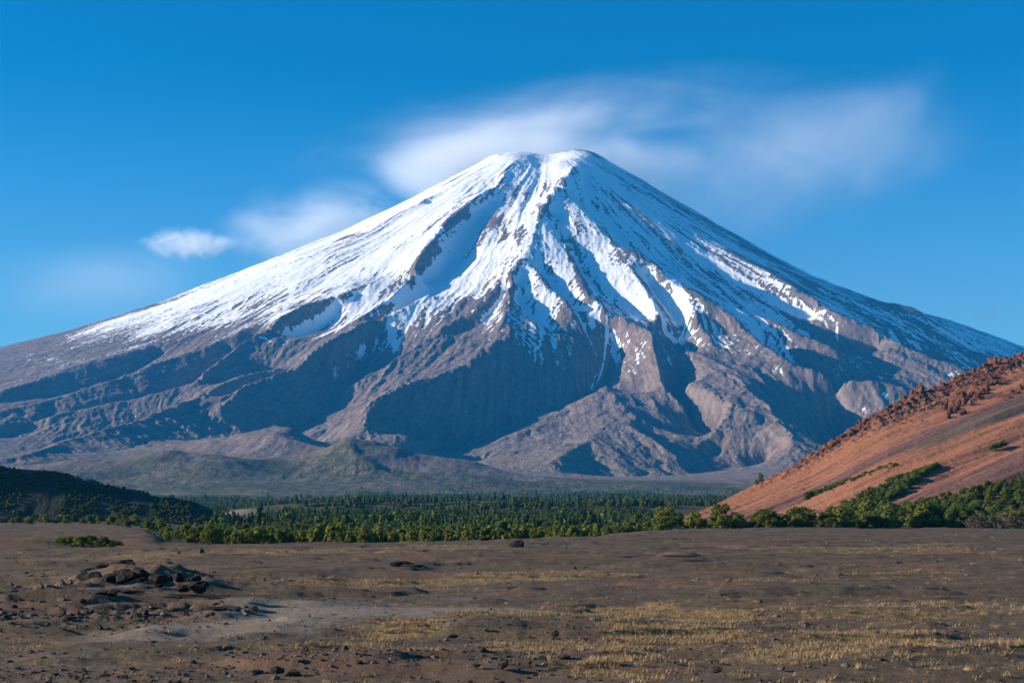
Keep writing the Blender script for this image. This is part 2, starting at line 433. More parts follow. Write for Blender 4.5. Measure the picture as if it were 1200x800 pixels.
def volcano_fields(X, Y, Z):
    th = np.arctan2(X - SX, -(Y - SY)); r = np.hypot(X - SX, Y - SY)
    e = 30.0
    # concave places hold snow, ribs are blown clear
    z0 = sample(BASE, X, Y)
    e = 60.0
    conc = (sample(BASE, X + e, Y) + sample(BASE, X - e, Y) + sample(BASE, X, Y + e) + sample(BASE, X, Y - e)) / 4 - z0
    lap = np.zeros_like(Z)
    lap[2:-2, 3:-3] = (Z[:-4, 3:-3] + Z[4:, 3:-3] + Z[2:-2, :-6] + Z[2:-2, 6:]) / 4 - Z[2:-2, 3:-3]
    snow = (Z - np.interp(th, _st, _sz)) / 170.0
    # wind-scoured streaks that run down the fall line
    st = fbm(th * 26 + 3, r / 900, 4, 131, .6) ; st2 = fbm(th * 80, r / 500, 4, 141, .6)
    right = sstep(0.15, 0.9, th)
    left = sstep(0.5, 1.1, -th)
    amp = 0.9 + 1.5 * right
    pat = fbm(th * 16 + 5, r / 330, 5, 171, .62)
    lowc = np.clip(snow, -3, 1.35 + .6 * sstep(2300, 2800, Z))
    snow = lowc + left * .6 + st * amp * (1.0 - .5 * left) + pat * (2.8 - .2 * left) + st2 * (.8 + 1.0 * right - .3 * left) + np.clip(lap / 1.6, -1.6, 1.2) * .9 + np.clip(conc / 14, -1, 1) * .35 - right * .95
    # bare rock on the snow field and tongues of snow below it
    for ln, wd, k in (
        ([(545, 205), (520, 222)], 70, -2.2), ([(440, 250), (458, 243)], 60, -2.0), ([(400, 278), (440, 268)], 60, -1.6),
        ([(585, 262), (592, 285)], 60, -1.2), ([(612, 275), (606, 300)], 35, -1.7), ([(585, 288), (604, 278)], 35, -1.7),
        ([(566, 240), (541, 258), (520, 282)], 35, -1.6), ([(600, 228), (622, 224)], 28, -1.5),
        ([(512, 300), (500, 320), (480, 340)], 40, -1.5), ([(630, 290), (650, 330)], 40, -1.2),
        ([(665, 290), (700, 330), (720, 350)], 60, -1.7), ([(640, 335), (660, 350)], 40, -1.6),
        ([(590, 345), (575, 360)], 40, -1.2), ([(575, 330), (560, 345), (520, 370)], 30, -1.3),
        ([(760, 300), (800, 350), (840, 385)], 45, -1.5), ([(860, 300), (960, 350), (1030, 372)], 70, -2.0),
        ([(700, 235), (760, 285)], 45, -1.2),
        ([(572, 240), (545, 275), (520, 308), (492, 338)], 55, 3.2), ([(612, 203), (632, 206), (650, 206)], 120, 2.5), ([(455, 372), (459, 388), (464, 400)], 22, 4.5), ([(370, 402), (420, 380), (470, 352)], 26, 4.5), ([(452, 365), (470, 350)], 30, 3),
        ([(645, 350), (634, 375)], 32, 3.0), ([(735, 335), (770, 372)], 40, 3.5), ([(720, 320), (745, 350)], 35, 2.5),
        ([(700, 362), (692, 378)], 30, 3.2), ([(785, 335), (808, 378)], 34, 3.2), ([(712, 372), (708, 395), (700, 415)], 7, 5.0), ([(700, 408), (690, 424)], 6, 4),
        ([(675, 372), (700, 395)], 6, 4.5), ([(822, 355), (862, 378), (890, 398)], 22, 4.0), ([(955, 350), (1000, 374)], 20, 2.5),
        ([(745, 350), (800, 398)], 18, 3.0), ([(1000, 378), (1040, 390), (1070, 418)], 20, 3.2), ([(925, 385), (960, 402)], 18, 3.2),
        ([(980, 385), (988, 405)], 8, 3.0), ([(900, 345), (960, 372), (1010, 382)], 40, 1.2), ([(630, 205), (640, 200)], 120, 3.0), ([(560, 215), (470, 280), (380, 335)], 90, 2.0),
        ([(590, 300), (540, 340)], 120, 2.2), ([(610, 250), (600, 290)], 60, 1.5), ([(700, 200), (760, 250), (830, 310)], 50, 1.3)):
        d = poly_dist(X, Y, ln)
        snow = snow + k * np.exp(-(d / wd) ** 2)
    snow = snow - 4.0 * sstep(-3100, -3900, X)
    # pale fans of debris and green lower slopes
    lh = np.exp(-((X + 900) / 900) ** 2 - ((Y - 5500) / 900) ** 2)
    veg = sstep(165, 60, Z - 60 * lh + fbm(X / 400, Y / 260, 4, 151) * 90)
    fan_d = poly_dist(X, Y, [(700, 470), (560, 520), (520, 545), (640, 550), (860, 555)])
    deb = np.exp(-(fan_d / 520) ** 2) * sstep(420, 200, Z)
    fan2 = poly_dist(X, Y, [(430, 440), (300, 500), (120, 545)])
    deb = np.maximum(deb, np.exp(-(fan2 / 260) ** 2) * .6)
    veg = veg * (1 - deb) + .75 * lh * sstep(420, 260, Z) * (.7 + fbm(X / 300, Y / 200, 3, 161))
    conv = np.clip(-conc / 22, -1, 1.5)
    return dict(snow=snow, veg=veg, debris=deb, conv=conv, theta=th, rad=r)

t = NT('volcano_rock')
th = t.attr('theta'); rd = t.attr('rad'); sn = t.attr('snow'); vg = t.attr('veg'); db = t.attr('debris'); cv = t.attr('conv')
comb = t.n('ShaderNodeCombineXYZ', {'X': t.math('MULTIPLY', th, 150.0), 'Y': t.math('MULTIPLY', rd, .0035), 'Z': 0.0}).outputs[0]
streak = t.noise(comb, 1.0, 5, .62)
P = t.pos()
n1 = t.noise(P, .0045, 5, .6)
n2 = t.noise(P, .03, 5, .62)
n3 = t.noise(P, .11, 5, .7)
rock = t.ramp(t.math('ADD', t.math('MULTIPLY', streak, .6), t.math('MULTIPLY', n2, .45)), [(.34, (.064, .046, .040)), (.5, (.158, .115, .096)), (.66, (.275, .208, .172))])
tan = t.mix(n2, (.20, .145, .095), (.27, .20, .14))
lowf = t.step(t.n('ShaderNodeSeparateXYZ', {0: P}).outputs[2], 1000.0, 400.0)
tf = t.math('MULTIPLY', t.step(t.math('ADD', cv, t.math('SUBTRACT', n1, .5)), .05, .9), lowf)
rock = t.mix(t.math('MULTIPLY', tf, .28), rock, tan)
deb = t.ramp(n2, [(.3, (.13, .095, .075)), (.7, (.29, .22, .170))])
rock = t.mix(db, rock, deb)
green = t.ramp(t.math('ADD', t.math('MULTIPLY', n2, .55), t.math('MULTIPLY', n1, .45)), [(.36, (.030, .038, .016)), (.48, (.070, .070, .034)), (.60, (.17, .13, .08))])
rock = t.mix(t.step(t.math('ADD', vg, t.math('MULTIPLY', t.math('SUBTRACT', n2, .5), .8)), .25, .65), rock, green)
snn = t.math('ADD', sn, t.math('ADD', t.math('MULTIPLY', t.math('SUBTRACT', n2, .5), 3.0), t.math('ADD', t.math('MULTIPLY', t.math('SUBTRACT', n3, .5), 1.6), t.math('MULTIPLY', t.math('SUBTRACT', streak, .5), 3.0))))
sf = t.step(snn, .0, .35)
sncol = t.mix(n3, (.80, .81, .83), (.88, .88, .88))
col = t.mix(sf, rock, sncol)
hgt = t.math('ADD', t.math('MULTIPLY', streak, 9.0), t.math('ADD', t.math('MULTIPLY', n2, 12.0), t.math('MULTIPLY', n3, 4.0)))
hgt = t.math('MULTIPLY', hgt, t.math('SUBTRACT', 1.0, t.math('MULTIPLY', sf, .72)))
M_volcano = t.done(col, .92, bump=hgt, dist=1.0, strength=.9, spec=.15)

def build_volcano():
    u = ucols(940, 40)
    dd = np.concatenate([np.linspace(4300, 6500, 150, endpoint=False), np.linspace(6500, 12250, 520, endpoint=False), np.linspace(12250, 13000, 16)])
    X, Y = fan(u, dd)
    Z = H(X, Y)
    me = grid_mesh('volcano', X, Y, Z, volcano_fields(X, Y, Z))
    tag(link('volcano', me, M_volcano), 'snow capped volcano cone with dark ribbed flanks', kind='structure')
build_volcano()
# ------------------------------------------------------------------ valley floor and near plain: one height function
def plain_pt(px, py, z=0.0):
    d = (CAMZ - z) * F / (py - CY)
    return (px - CX) / F * d, d
def blobs(x, y, lst):
    """soft patches on the plain: (column, row, half width px, half height px, strength), laid down in plan"""
    s = np.zeros(x.shape, np.float32)
    for px, py, rx, ry, k in lst:
        X0, Y0 = plain_pt(px, py)
        sx = rx / F * Y0
        sy = max(abs(plain_pt(px, py - ry * .5)[1] - Y0) * 2, 1.0)
        dy = y - Y0
        s += k * np.exp(-((x - X0 - dy * X0 / Y0) / sx) ** 2 - (dy / sy) ** 2)
    return s
GRASS = [(470,684,70,4,1.1),(560,679,60,4,1.2),(640,676,60,4,1.3),(720,673,60,3,1.1),(590,684,40,3,.8),
 (400,748,50,4,.9),(470,738,45,4,.9),(540,726,50,4,1.0),(620,716,60,4,1.2),(700,709,50,4,1.2),(745,706,35,4,1.0),(800,712,30,4,.9),(760,722,50,5,1.1),
 (730,736,50,6,1.3),(780,738,40,5,1.1),(640,748,60,5,.8),(700,757,80,4,1.1),(610,760,40,4,1.0),(500,757,50,4,.8),(330,752,40,3,.7),
 (750,776,40,6,.8),(1150,797,70,6,1.3),(1060,799,60,5,1.0),(810,790,40,4,.6),
 (100,657,140,3,.7),(40,655,60,3,.5),(230,647,80,3,.7),(300,645,70,3,.8),(370,647,60,3,.6),(520,641,60,3,.9),(440,646,60,3,.6),(250,652,50,3,.6),
 (340,684,70,3,.5),(420,688,40,3,.7),(1000,646,170,4,.95),(1100,640,120,3,.6),(900,640,80,3,.5),
 (930,680,80,8,.55),(1080,672,120,10,.6),(870,712,80,9,.5),(1000,716,100,10,.65),(1140,708,90,14,.6),(930,750,110,12,.6),(1080,752,110,14,.6),(1000,775,150,10,.5),(880,775,70,8,.45),(1180,765,60,12,.5),
 (120,748,80,5,.35),(200,790,100,6,.35),(400,785,120,6,.35),(60,785,60,5,.3)]
PATHS = [(470,716,130,10,1.5),(400,722,80,6,.9),(330,728,110,7,1.0),(560,712,70,4,.8),(600,700,60,3,.5),(250,738,130,6,.8),(100,765,140,7,.45),(40,742,60,3,.4),(200,712,80,2,.0),(340,712,60,4,.6),(250,693,60,2,.5),(120,697,110,3,.5),(700,697,90,3,.35),(560,655,60,3,.3)]
RUBBLE = [(60,722,110,8,1.1),(160,716,70,7,1.1),(230,714,50,4,.8),(110,690,80,5,.9),(90,682,60,5,.7),(200,680,60,5,.6),(330,690,90,3,.5),(260,684,60,3,.4),(640,735,120,10,.3),(500,770,160,9,.4),(150,780,150,10,.35)]
def plain_masks(x, y):
    wx = x + fbm(x / 6, y / 9, 3, 201) * 2.5 + fbm(x / 40, y / 40, 2, 203) * 6; wy = y + fbm(x / 9, y / 6, 3, 205) * 5
    gl = [(a, b, c, d, k * (1.35 if a < 830 else .72)) for a, b, c, d, k in GRASS]
    g = blobs(wx, wy, gl) * (.9 + 1.3 * fbm(x / 13, y / 3.6, 4, 215, .6)) + fbm(x / 14, y / 10, 3, 211) * .22
    p = blobs(wx, wy, PATHS)
    r = blobs(wx, wy, RUBBLE)
    return g, p * (1 - sstep(.2, .8, g) * .7), r
MOUND = [(165,686,70,9,.75),(210,689,40,4,.9),(145,680,40,6,.6),(60,699,70,3,.2),(110,690,60,8,.12)]
BANKS = [(20,640,60,1.9,0),(160,635,30,.8,0),(45,712,75,.75,.06),(150,694,70,.5,.25),(250,722,36,.5,.1),(60,738,80,.35,.1),(330,676,60,.35,.1),(420,672,60,.3,.05),(280,690,60,.35,.1),(300,754,90,.3,.15),(300,745,50,.25,.15),(616,695,22,.4,.05),(60,768,60,.3,.1),(800,654,24,.6,0),(480,668,25,.5,0),(160,764,60,.25,.1),(700,690,60,.25,0),(950,700,90,.2,0),(560,742,60,.25,.05),(860,760,60,.2,0),(720,770,80,.25,.05),(1000,740,90,.2,.05),(400,660,70,.35,0),(180,660,60,.4,0),(25,668,60,.4,0)]
def plain_z(x, y):
    E = plain_edge(x, y)
    near = 1 - sstep(E * .95, E * 1.2, y)
    f = 1 / (1 + np.maximum(y, 20) / 400)
    z = fbm(x / 34, y / 26, 4, 221) * .34
    # low wind-cut steps whose lips face right, they carry the thin dark lines
    s = fbm(x / 22 + 9, y / 9, 3, 231)
    z = z + (sstep(-.05, .03, s) - .5) * .32 + (sstep(.22, .28, s) - .5) * .24
    z = z + fbm(x / 2.2, y / 2.2, 3, 241) * .09 + fbm(x / .5, y / .5, 2, 251) * .025
    r = blobs(x, y, RUBBLE)
    z = z + r * (np.abs(fbm(x / 1.6, y / 1.6, 3, 261)) * .38 - .05)
    m = blobs(x, y, MOUND)
    z = z + m * (.8 + fbm(x / 3, y / 3, 3, 271) * .8)
    # low banks that face the viewer; they stand in their own shade
    for px, py, L, hh, sl in BANKS:
        a, b = plain_pt(px, py); w_ = L / F * b
        t_ = y - b - (x - a) * sl - fbm(x / 4, y / 30, 3, 291) * .9
        z = z + hh * .85 * sstep(-.1, .3, t_) * np.exp(-np.maximum(t_, 0) / (hh * 40)) * sstep(1.3, .2, np.abs(x - a) / w_)
    return z * near
def left_field(x, y):
    return sstep(-.20, -.26, x / np.maximum(y, 1)) * (1 - sstep(900, 1300, y))
def ground_z(x, y):
    v = valley_z(x, y)
    lf = left_field(x, y)
    v = v * (1 - lf * .75) + lf * fbm(x / 60, y / 40, 3, 281) * 1.2 * sstep(330, 450, y)
    # two wooded banks across the forest and the little bare hill
    for bx, by, L, hgt in ((-160, 1900, 240, 16), (130, 1650, 200, 13), (260, 2100, 150, 13)):
        s_ = (x - bx) * .12 + (y - by)
        v = v + hgt * sstep(-25, 8, s_) * sstep(420, 60, s_) * np.exp(-((x - bx) / L) ** 4)
    v = v + 13 * np.exp(-((x + 248) / 42) ** 2 - ((y - 1350) / 50) ** 2)
    return v + plain_z(x, y)

t = NT('plain_soil')
P = t.pos()
g = t.attr('grass'); pt = t.attr('path'); rb = t.attr('rubble'); gr = t.attr('green')
n1 = t.noise(P, .35, 5, .6); n2 = t.noise(P, 2.4, 5, .65); n3 = t.noise(P, 11.0, 4, .65)
n4 = t.noise(t.pos((.05, .11, .05)), 1.0, 5, .6)
n5 = t.noise(P, 26.0, 3, .7)
nn = t.math('ADD', t.math('ADD', t.math('MULTIPLY', n1, .30), t.math('MULTIPLY', n5, .22)), t.math('ADD', t.math('MULTIPLY', n2, .26), t.math('MULTIPLY', n3, .22)))
soil = t.ramp(nn, [(.34, (.036, .025, .015)), (.5, (.110, .080, .051)), (.64, (.225, .168, .110))])
soil = t.mix(t.step(n4, .45, .68), soil, t.mix(nn, (.105, .060, .038), (.20, .125, .082)))
path = t.mix(nn, (.16, .125, .095), (.29, .235, .182))
soil = t.mix(t.step(t.math('ADD', pt, t.math('MULTIPLY', t.math('SUBTRACT', n2, .5), .9)), .25, .8), soil, path)
straw = t.ramp(t.math('ADD', t.math('MULTIPLY', n3, .6), t.math('MULTIPLY', n2, .4)), [(.38, (.09, .058, .030)), (.5, (.25, .165, .078)), (.62, (.42, .285, .14))])
soil = t.mix(t.math('MULTIPLY', t.step(t.math('ADD', g, t.math('MULTIPLY', t.math('SUBTRACT', nn, .5), 2.0)), .25, .8), .75), soil, straw)
meadow = t.ramp(nn, [(.36, (.030, .036, .014)), (.52, (.070, .072, .030)), (.66, (.15, .12, .065))])
soil = t.mix(gr, soil, meadow)
M_plain = t.done(soil, .95, bump=t.math('ADD', t.math('MULTIPLY', n2, .12), t.math('ADD', t.math('MULTIPLY', n3, .07), t.math('MULTIPLY', n5, .03))), dist=1.0, strength=1.0, spec=.1)

def build_ground():
    u = ucols(560, 40, .37, 1.4)
    dd = np.concatenate([np.geomspace(14, 60, 60, endpoint=False), np.geomspace(60, 380, 380, endpoint=False), np.geomspace(380, 4300, 220)])
    X, Y = fan(u, dd)
    Z = ground_z(X, Y)
    # meet the volcano's own first row exactly
    k = sstep(3900, 4300, Y); Z = Z * (1 - k) + valley_z(X, Y) * k
    g, p, r = plain_masks(X, Y)
    E = plain_edge(X, Y)
    near = 1 - sstep(E, E * 1.15, Y)
    lf = left_field(X, Y)
    green = sstep(E * .97, E * 1.1, Y) * (1 - .75 * lf) + .0
    bare = np.exp(-((X + 252) / 34) ** 2 - ((Y - 1318) / 34) ** 2) * 1.3
    green = green * (1 - sstep(.3, .7, bare))
    me = grid_mesh('ground', X, Y, Z, dict(grass=np.clip(g, -1, 1.4) * near + .25 * lf, path=p * near + bare, rubble=r * near, green=green))
    tag(link('ground', me, M_plain), 'brown volcanic plain running into the wooded valley', kind='structure')
    # the same plain behind and beside the viewer
    u = np.linspace(-900, 900, 19); dd = np.array([-400., -200, -100, -40, 16.])
    X, Y = np.meshgrid(u, dd)
    me = grid_mesh('ground_behind', X, Y, np.full(X.shape, -.12), dict(grass=X * 0 + .1, path=X * 0, rubble=X * 0, green=X * 0))
    tag(link('ground_behind', me, M_plain), 'brown plain behind the viewer', kind='structure')
build_ground()

# ------------------------------------------------------------------ the red cinder slope on the right
RC = [(700,640,700),(770,620,740),(800,607,770),(825,598,790),(850,586,815),(900,562,860),(950,535,905),(1000,503,950),(1040,479,990),(1080,461,1030),(1110,450,1060),(1140,436,1090),(1170,424,1120),(1200,414,1150),(1300,380,1250),(1450,350,1400),(1700,330,1600)]
RF = [(700,690),(800,745),(850,715),(900,680),(1000,640),(1100,615),(1200,600),(1450,620),(1700,650)]
_rc = np.array(RC, float); _rf2 = np.array(RF, float)
def red_surface(px, tt):
    """px: bearing of the profile, tt: 0 at the foot, 1 on the crest, above 1 down the far side"""
    dc = np.interp(px, _rc[:, 0], _rc[:, 2]); zc = CAMZ + (CY - np.interp(px, _rc[:, 0], _rc[:, 1])) * dc / F
    df = np.interp(px, _rf2[:, 0], _rf2[:, 1])
    zf = -4.0
    d = df + (dc - df) * tt
    front = zf + (zc - zf) * np.clip(tt, 0, 1) ** 1.12
    z = np.where(tt > 1, zc - (tt - 1) * (dc - df) * .55, front)
    x = (px - CX) / F * d
    return x, d, z
def red_at(px, py):
    tt = np.linspace(0, 1, 400)
    x, d, z = red_surface(np.full(400, float(px)), tt)
    row = CY - (z - CAMZ) * F / d
    k = int(np.argmin(np.abs(row - py)))
    return x[k], d[k], z[k]
# direction of the scree's fall line, and a coordinate across it
_a = np.array(red_at(900, 597)); _b = np.array(red_at(1190, 470))
_fl = (_b - _a)[:2]; _fl /= np.linalg.norm(_fl)
_cr = np.array([_fl[1], -_fl[0]])
def across(x, y): return (x - _a[0]) * _cr[0] + (y - _a[1]) * _cr[1]
def along(x, y): return (x - _a[0]) * _fl[0] + (y - _a[1]) * _fl[1]
def red_z(x, y, z, tt):
    q = across(x, y); s = along(x, y)
    e = sstep(0, .08, tt)
    z = z + e * (fbm(q / 22, s / 260, 3, 301) * 2.6 + fbm(q / 5, s / 80, 3, 311) * .7 + fbm(x / 3, y / 3, 2, 321) * .25)
    rocky = sstep(.80, .95, tt) * sstep(1.25, 1.05, tt) * np.clip(sstep(850, 960, (x / y) * F + CX), 0, 1)
    z = z + rocky * np.abs(fbm(x / 9, y / 9, 4, 331, .65)) * 5
    return z
t = NT('cinder_slope')
q = t.attr('across'); s = t.attr('along'); up = t.attr('up')
P = t.pos()
c = t.n('ShaderNodeCombineXYZ', {'X': t.math('MULTIPLY', q, .10), 'Y': t.math('MULTIPLY', s, .006), 'Z': 0.0}).outputs[0]
st1 = t.noise(c, 1.0, 6, .62)
c2 = t.n('ShaderNodeCombineXYZ', {'X': t.math('MULTIPLY', q, .5), 'Y': t.math('MULTIPLY', s, .02), 'Z': 0.0}).outputs[0]
st2 = t.noise(c2, 1.0, 5, .6)
n2 = t.noise(P, .5, 5, .65); n3 = t.noise(P, 2.5, 3, .6)
orange = t.mix(st2, (.22, .088, .049), (.48, .20, .104))
purple = t.mix(st2, (.115, .057, .046), (.235, .118, .090))
grey = t.mix(st2, (.100, .066, .050), (.165, .110, .082))
qq = t.math('ADD', q, t.math('MULTIPLY', t.math('SUBTRACT', st1, .5), 60.0))
band_o = t.attr('orange'); band_g = t.attr('greyband')
jit = t.math('MULTIPLY', t.math('SUBTRACT', st1, .5), 1.8)
col = t.mix(t.step(t.math('ADD', band_o, t.math('ADD', jit, t.math('MULTIPLY', t.math('SUBTRACT', st2, .5), .9))), .25, .75), purple, orange)
col = t.mix(t.step(t.math('ADD', band_g, jit), .3, .8), col, grey)
col = t.mix(t.math('MULTIPLY', t.step(n2, .5, .72), .45), col, (.10, .045, .032))
rk = t.mix(n3, (.075, .034, .026), (.27, .115, .070))
col = t.mix(t.step(t.math('ADD', t.attr('rocky'), t.math('SUBTRACT', n2, .5)), .35, .65), col, rk)
M_red = t.done(col, .95, bump=t.math('ADD', t.math('MULTIPLY', n2, .9), t.math('ADD', t.math('MULTIPLY', n3, .25), t.math('MULTIPLY', st2, .6))), dist=1.0, strength=.8, spec=.1)
def band(px, py0, q_half, x, y, k=1.0):
    a = red_at(*px); qc = across(a[0], a[1])
    return k * np.exp(-((across(x, y) - qc) / q_half) ** 2)
def build_red():
    px = np.concatenate([np.linspace(700, 1230, 420), np.linspace(1232, 1700, 60)])
    tt = np.concatenate([np.linspace(0, 1.0, 240), np.linspace(1.008, 1.8, 60)])
    PX, TT = np.meshgrid(px, tt)
    X, Y, Z = red_surface(PX, TT)
    Z = red_z(X, Y, Z, TT)
    row = CY - (Z - CAMZ) * F / Y
    # colour bands follow the fall line
    orange = 0; greyb = 0
    qs = across(X, Y)
    def qof(px, py):
        a = red_at(px, py); return across(a[0], a[1])
    for px_, py_, hw, k in ((1060, 490, 16, 1.0), (1000, 540, 14, .45), (1120, 540, 22, 1.0), (1160, 500, 16, .75), (900, 580, 10, .5), (1190, 560, 16, .4)):
        orange = orange + k * np.exp(-((qs - qof(px_, py_)) / hw) ** 2)
    for px_, py_, hw, k in ((1110, 510, 15, 1.1), (1150, 560, 10, .25)):
        greyb = greyb + k * np.exp(-((qs - qof(px_, py_)) / hw) ** 2) * sstep(1000, 1120, PX)
    bearing = (X / Y) * F + CX
    rocky = sstep(.84, .97, TT) * sstep(860, 950, PX)
    for a, b, rx in ((1145, 462, 16), (1165, 445, 14), (1150, 480, 12), (1190, 462, 10)):
        p = red_at(a, b); rocky = rocky + np.exp(-(((X - p[0]) ** 2 + (Y - p[1]) ** 2) / rx ** 2))
    me = grid_mesh('red_hill', X, Y, Z, dict(across=qs, along=along(X, Y), up=TT, orange=orange, greyband=greyb, rocky=rocky))
    tag(link('red_hill', me, M_red), 'steep orange and purple cinder slope rising on the right', kind='structure')
    print('Q', [(a, b, round(float(qof(a, b)), 1)) for a, b in ((1060,490),(1110,510),(1120,540),(1160,500),(900,580))])
build_red()

# ------------------------------------------------------------------ the dark hill on the left
LC = [(-1000,250),(-500,360),(-220,470),(-60,540),(-30,547),(0,549),(40,551),(80,556),(120,566),(150,574),(185,581),(215,587),(240,592),(262,601),(275,612),(330,640)]  # left of the view the crest is raised, unseen, to shade the face
_lc = np.array(LC, float)
def left_surface(px, tt):
    dc = 1180.0; dfo = 1122.0
    zc = CAMZ + (CY - np.interp(px, _lc[:, 0], _lc[:, 1])) * dc / F
    d = np.where(tt <= 1, dfo + (dc - dfo) * tt, dc + (tt - 1) * 500)
    z = np.where(tt <= 1, -9 + (zc + 9) * np.sin(np.clip(tt, 0, 1) * PI / 2) ** 1.1, zc - (tt - 1) ** 2 * 60)
    x = (px - CX) / F * d
    return x, d, z
t = NT('dark_hill_turf')
P = t.pos(); n1 = t.noise(P, .03, 5, .6); n2 = t.noise(P, .3, 4, .6)
col = t.ramp(t.math('ADD', t.math('MULTIPLY', n1, .6), t.math('MULTIPLY', n2, .4)), [(.40, (.026, .031, .014)), (.54, (.045, .044, .024)), (.64, (.13, .09, .058))])
M_left = t.done(col, .95, bump=t.math('MULTIPLY', n2, 1.5), strength=.8, spec=.1)
def build_left():
    px = np.concatenate([np.linspace(-1000, -20, 60), np.linspace(-15, 330, 240)]); tt = np.concatenate([np.linspace(0, 1, 60), np.linspace(1.02, 1.9, 40)])
    PX, TT = np.meshgrid(px, tt)
    X, Y, Z = left_surface(PX, TT)
    Z = Z + sstep(0, .2, TT) * (fbm(X / 50, Y / 50, 4, 401) * 5 + fbm(X / 8, Y / 8, 2, 411) * .8)
    me = grid_mesh('dark_hill', X, Y, Z)
    tag(link('dark_hill', me, M_left), 'low shaded hill at the left foot of the volcano', kind='structure')
build_left()
# ------------------------------------------------------------------ rocks
def rock_mesh(name, seed, sub=3, flat=.7, sharp=7, rough=.10):
    rnd = random.Random(seed)
    bm = bmesh.new()
    bmesh.ops.create_icosphere(bm, subdivisions=sub, radius=1.0)
    planes = []
    for _ in range(sharp + 5):
        v = Vector((rnd.gauss(0, 1), rnd.gauss(0, 1), rnd.gauss(0, .8))).normalized()
        planes.append((v, rnd.uniform(.45, .85)))
    for v in bm.verts:
        p = v.co.copy()
        for nrm, dd in planes:
            k = p.dot(nrm)
            if k > dd: p -= nrm * (k - dd) * .93
        v.co = p
    me = bpy.data.meshes.new(name)
    co = np.array([v.co[:] for v in bm.verts])
    nz = fbm(co[:, 0] * 3 + seed, co[:, 1] * 3 + co[:, 2] * 2.3, 3, seed % 50) * rough * 1.4 + fbm(co[:, 0] * 9 + seed, co[:, 1] * 9 + co[:, 2] * 7, 2, seed % 50 + 7) * rough * .5
    co *= (1 + nz[:, None]); co[:, 2] *= flat
    for v, c in zip(bm.verts, co): v.co = c
    bm.to_mesh(me); bm.free()
    return me
def rock_material(name, dark, light, sc_=1.0):
    t = NT(name); P = t.pos()
    n = t.noise(P, 1.1 * sc_, 6, .65); n2 = t.noise(P, 6 * sc_, 4, .65)
    col = t.ramp(t.math('ADD', t.math('MULTIPLY', n, .5), t.math('MULTIPLY', n2, .5)), [(.34, dark), (.62, light)])
    return t.done(col, .9, bump=t.math('ADD', t.math('MULTIPLY', n, .3 / sc_), t.math('MULTIPLY', n2, .12 / sc_)), strength=1.0, spec=.15)
M_lava = rock_material('dark_lava', (.022, .016, .013), (.080, .060, .046))
M_pale = rock_material('pale_stone', (.075, .058, .045), (.20, .155, .118))
M_crag = rock_material('red_crag', (.050, .024, .020), (.215, .092, .060), .22)
rock_v = [rock_mesh('rock', s) for s in (3, 8, 15, 22, 31, 44)]
def crag_mesh(seed):
    """a broken upright outcrop: several leaning angular columns grown together"""
    rnd = random.Random(seed); bm = bmesh.new()
    for k in range(rnd.randint(6, 9)):
        a = rnd.uniform(0, 6.28); r = rnd.uniform(0, .6); w_ = rnd.uniform(.22, .42); h = rnd.uniform(.5, 1.25) * (1.2 - r)
        n = rnd.randint(5, 7); lean = Vector((rnd.uniform(-.25, .25), rnd.uniform(-.25, .25), 0))
        rings = []
        for j, (f, sc_k) in enumerate(((-.5, 1.25), (.0, 1.1), (.45, rnd.uniform(.85, 1.05)), (.8, rnd.uniform(.6, .9)), (1.0, rnd.uniform(.25, .6)))):
            c = Vector((math.cos(a) * r, math.sin(a) * r, f * h)) + lean * f
            rings.append([bm.verts.new(c + Vector((math.cos(6.283 * i / n + j * .25) * w_ * sc_k * rnd.uniform(.7, 1.2), math.sin(6.283 * i / n + j * .25) * w_ * sc_k * rnd.uniform(.7, 1.2), rnd.uniform(-.10, .10) * h))) for i in range(n)])
        for q0, q1 in zip(rings[:-1], rings[1:]):
            for i in range(n): bm.faces.new((q0[i], q0[(i + 1) % n], q1[(i + 1) % n], q1[i]))
        bm.faces.new(rings[-1])
    me = bpy.data.meshes.new('crag'); bm.to_mesh(me); bm.free(); return me
crag_v = [crag_mesh(s) for s in (103, 118, 131, 147, 156, 163, 171)]
for me in crag_v: me.materials.append(M_crag)
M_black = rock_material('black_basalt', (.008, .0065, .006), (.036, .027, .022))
rock_l = [m for m in rock_v]
for me in rock_l: me.materials.append(M_lava)
pale_v = []
for me in rock_v[:3]:
    c = me.copy(); c.materials.clear(); c.materials.append(M_pale); pale_v.append(c)
def gz(x, y): return float(ground_z(np.array([[x]], float), np.array([[y]], float))[0, 0])
def put_rock(px, py, wpx, hpx, me, label, group=None, sink=.3, rz=None, depth=1.0, name='boulder'):
    """a rock whose foot shows at column px, row py; wpx, hpx its width and height there"""
    x, y = plain_pt(px, py)
    for _ in range(4):
        z = gz(x, y); x, y = plain_pt(px, py, z)
    k = y / F
    o = link(name, me)
    sx = wpx * k / 2 / .62; sz = hpx * k / (2 - sink * 2) / .56
    o.scale = (sx, sx * depth, sz)
    o.rotation_euler = (0, 0, (random.uniform(-.4, .4)) if rz is None else rz)
    o.location = (x, y + sx * depth * .6, z + sz * (.62 - sink) * .8)
    tag(o, label, 'rock', group)
    return o
rd_ = random.Random(5)
MG = 'dark rocks of the rubble mound on the plain'
put_rock(143, 668, 26, 11, rock_l[0], 'tall dark rock crowning the rubble mound', MG)
put_rock(121, 667, 22, 7, rock_l[1], 'dark rock left of the mound crown', MG)
put_rock(165, 672, 26, 6, rock_l[2], 'low dark rock sloping right under the mound crown', MG)
put_rock(176, 684, 28, 12, rock_l[3], 'pitted dark rock at the front of the rubble mound', MG)
put_rock(197, 687, 34, 13, rock_l[4], 'largest black rock near the right end of the rubble mound', MG)
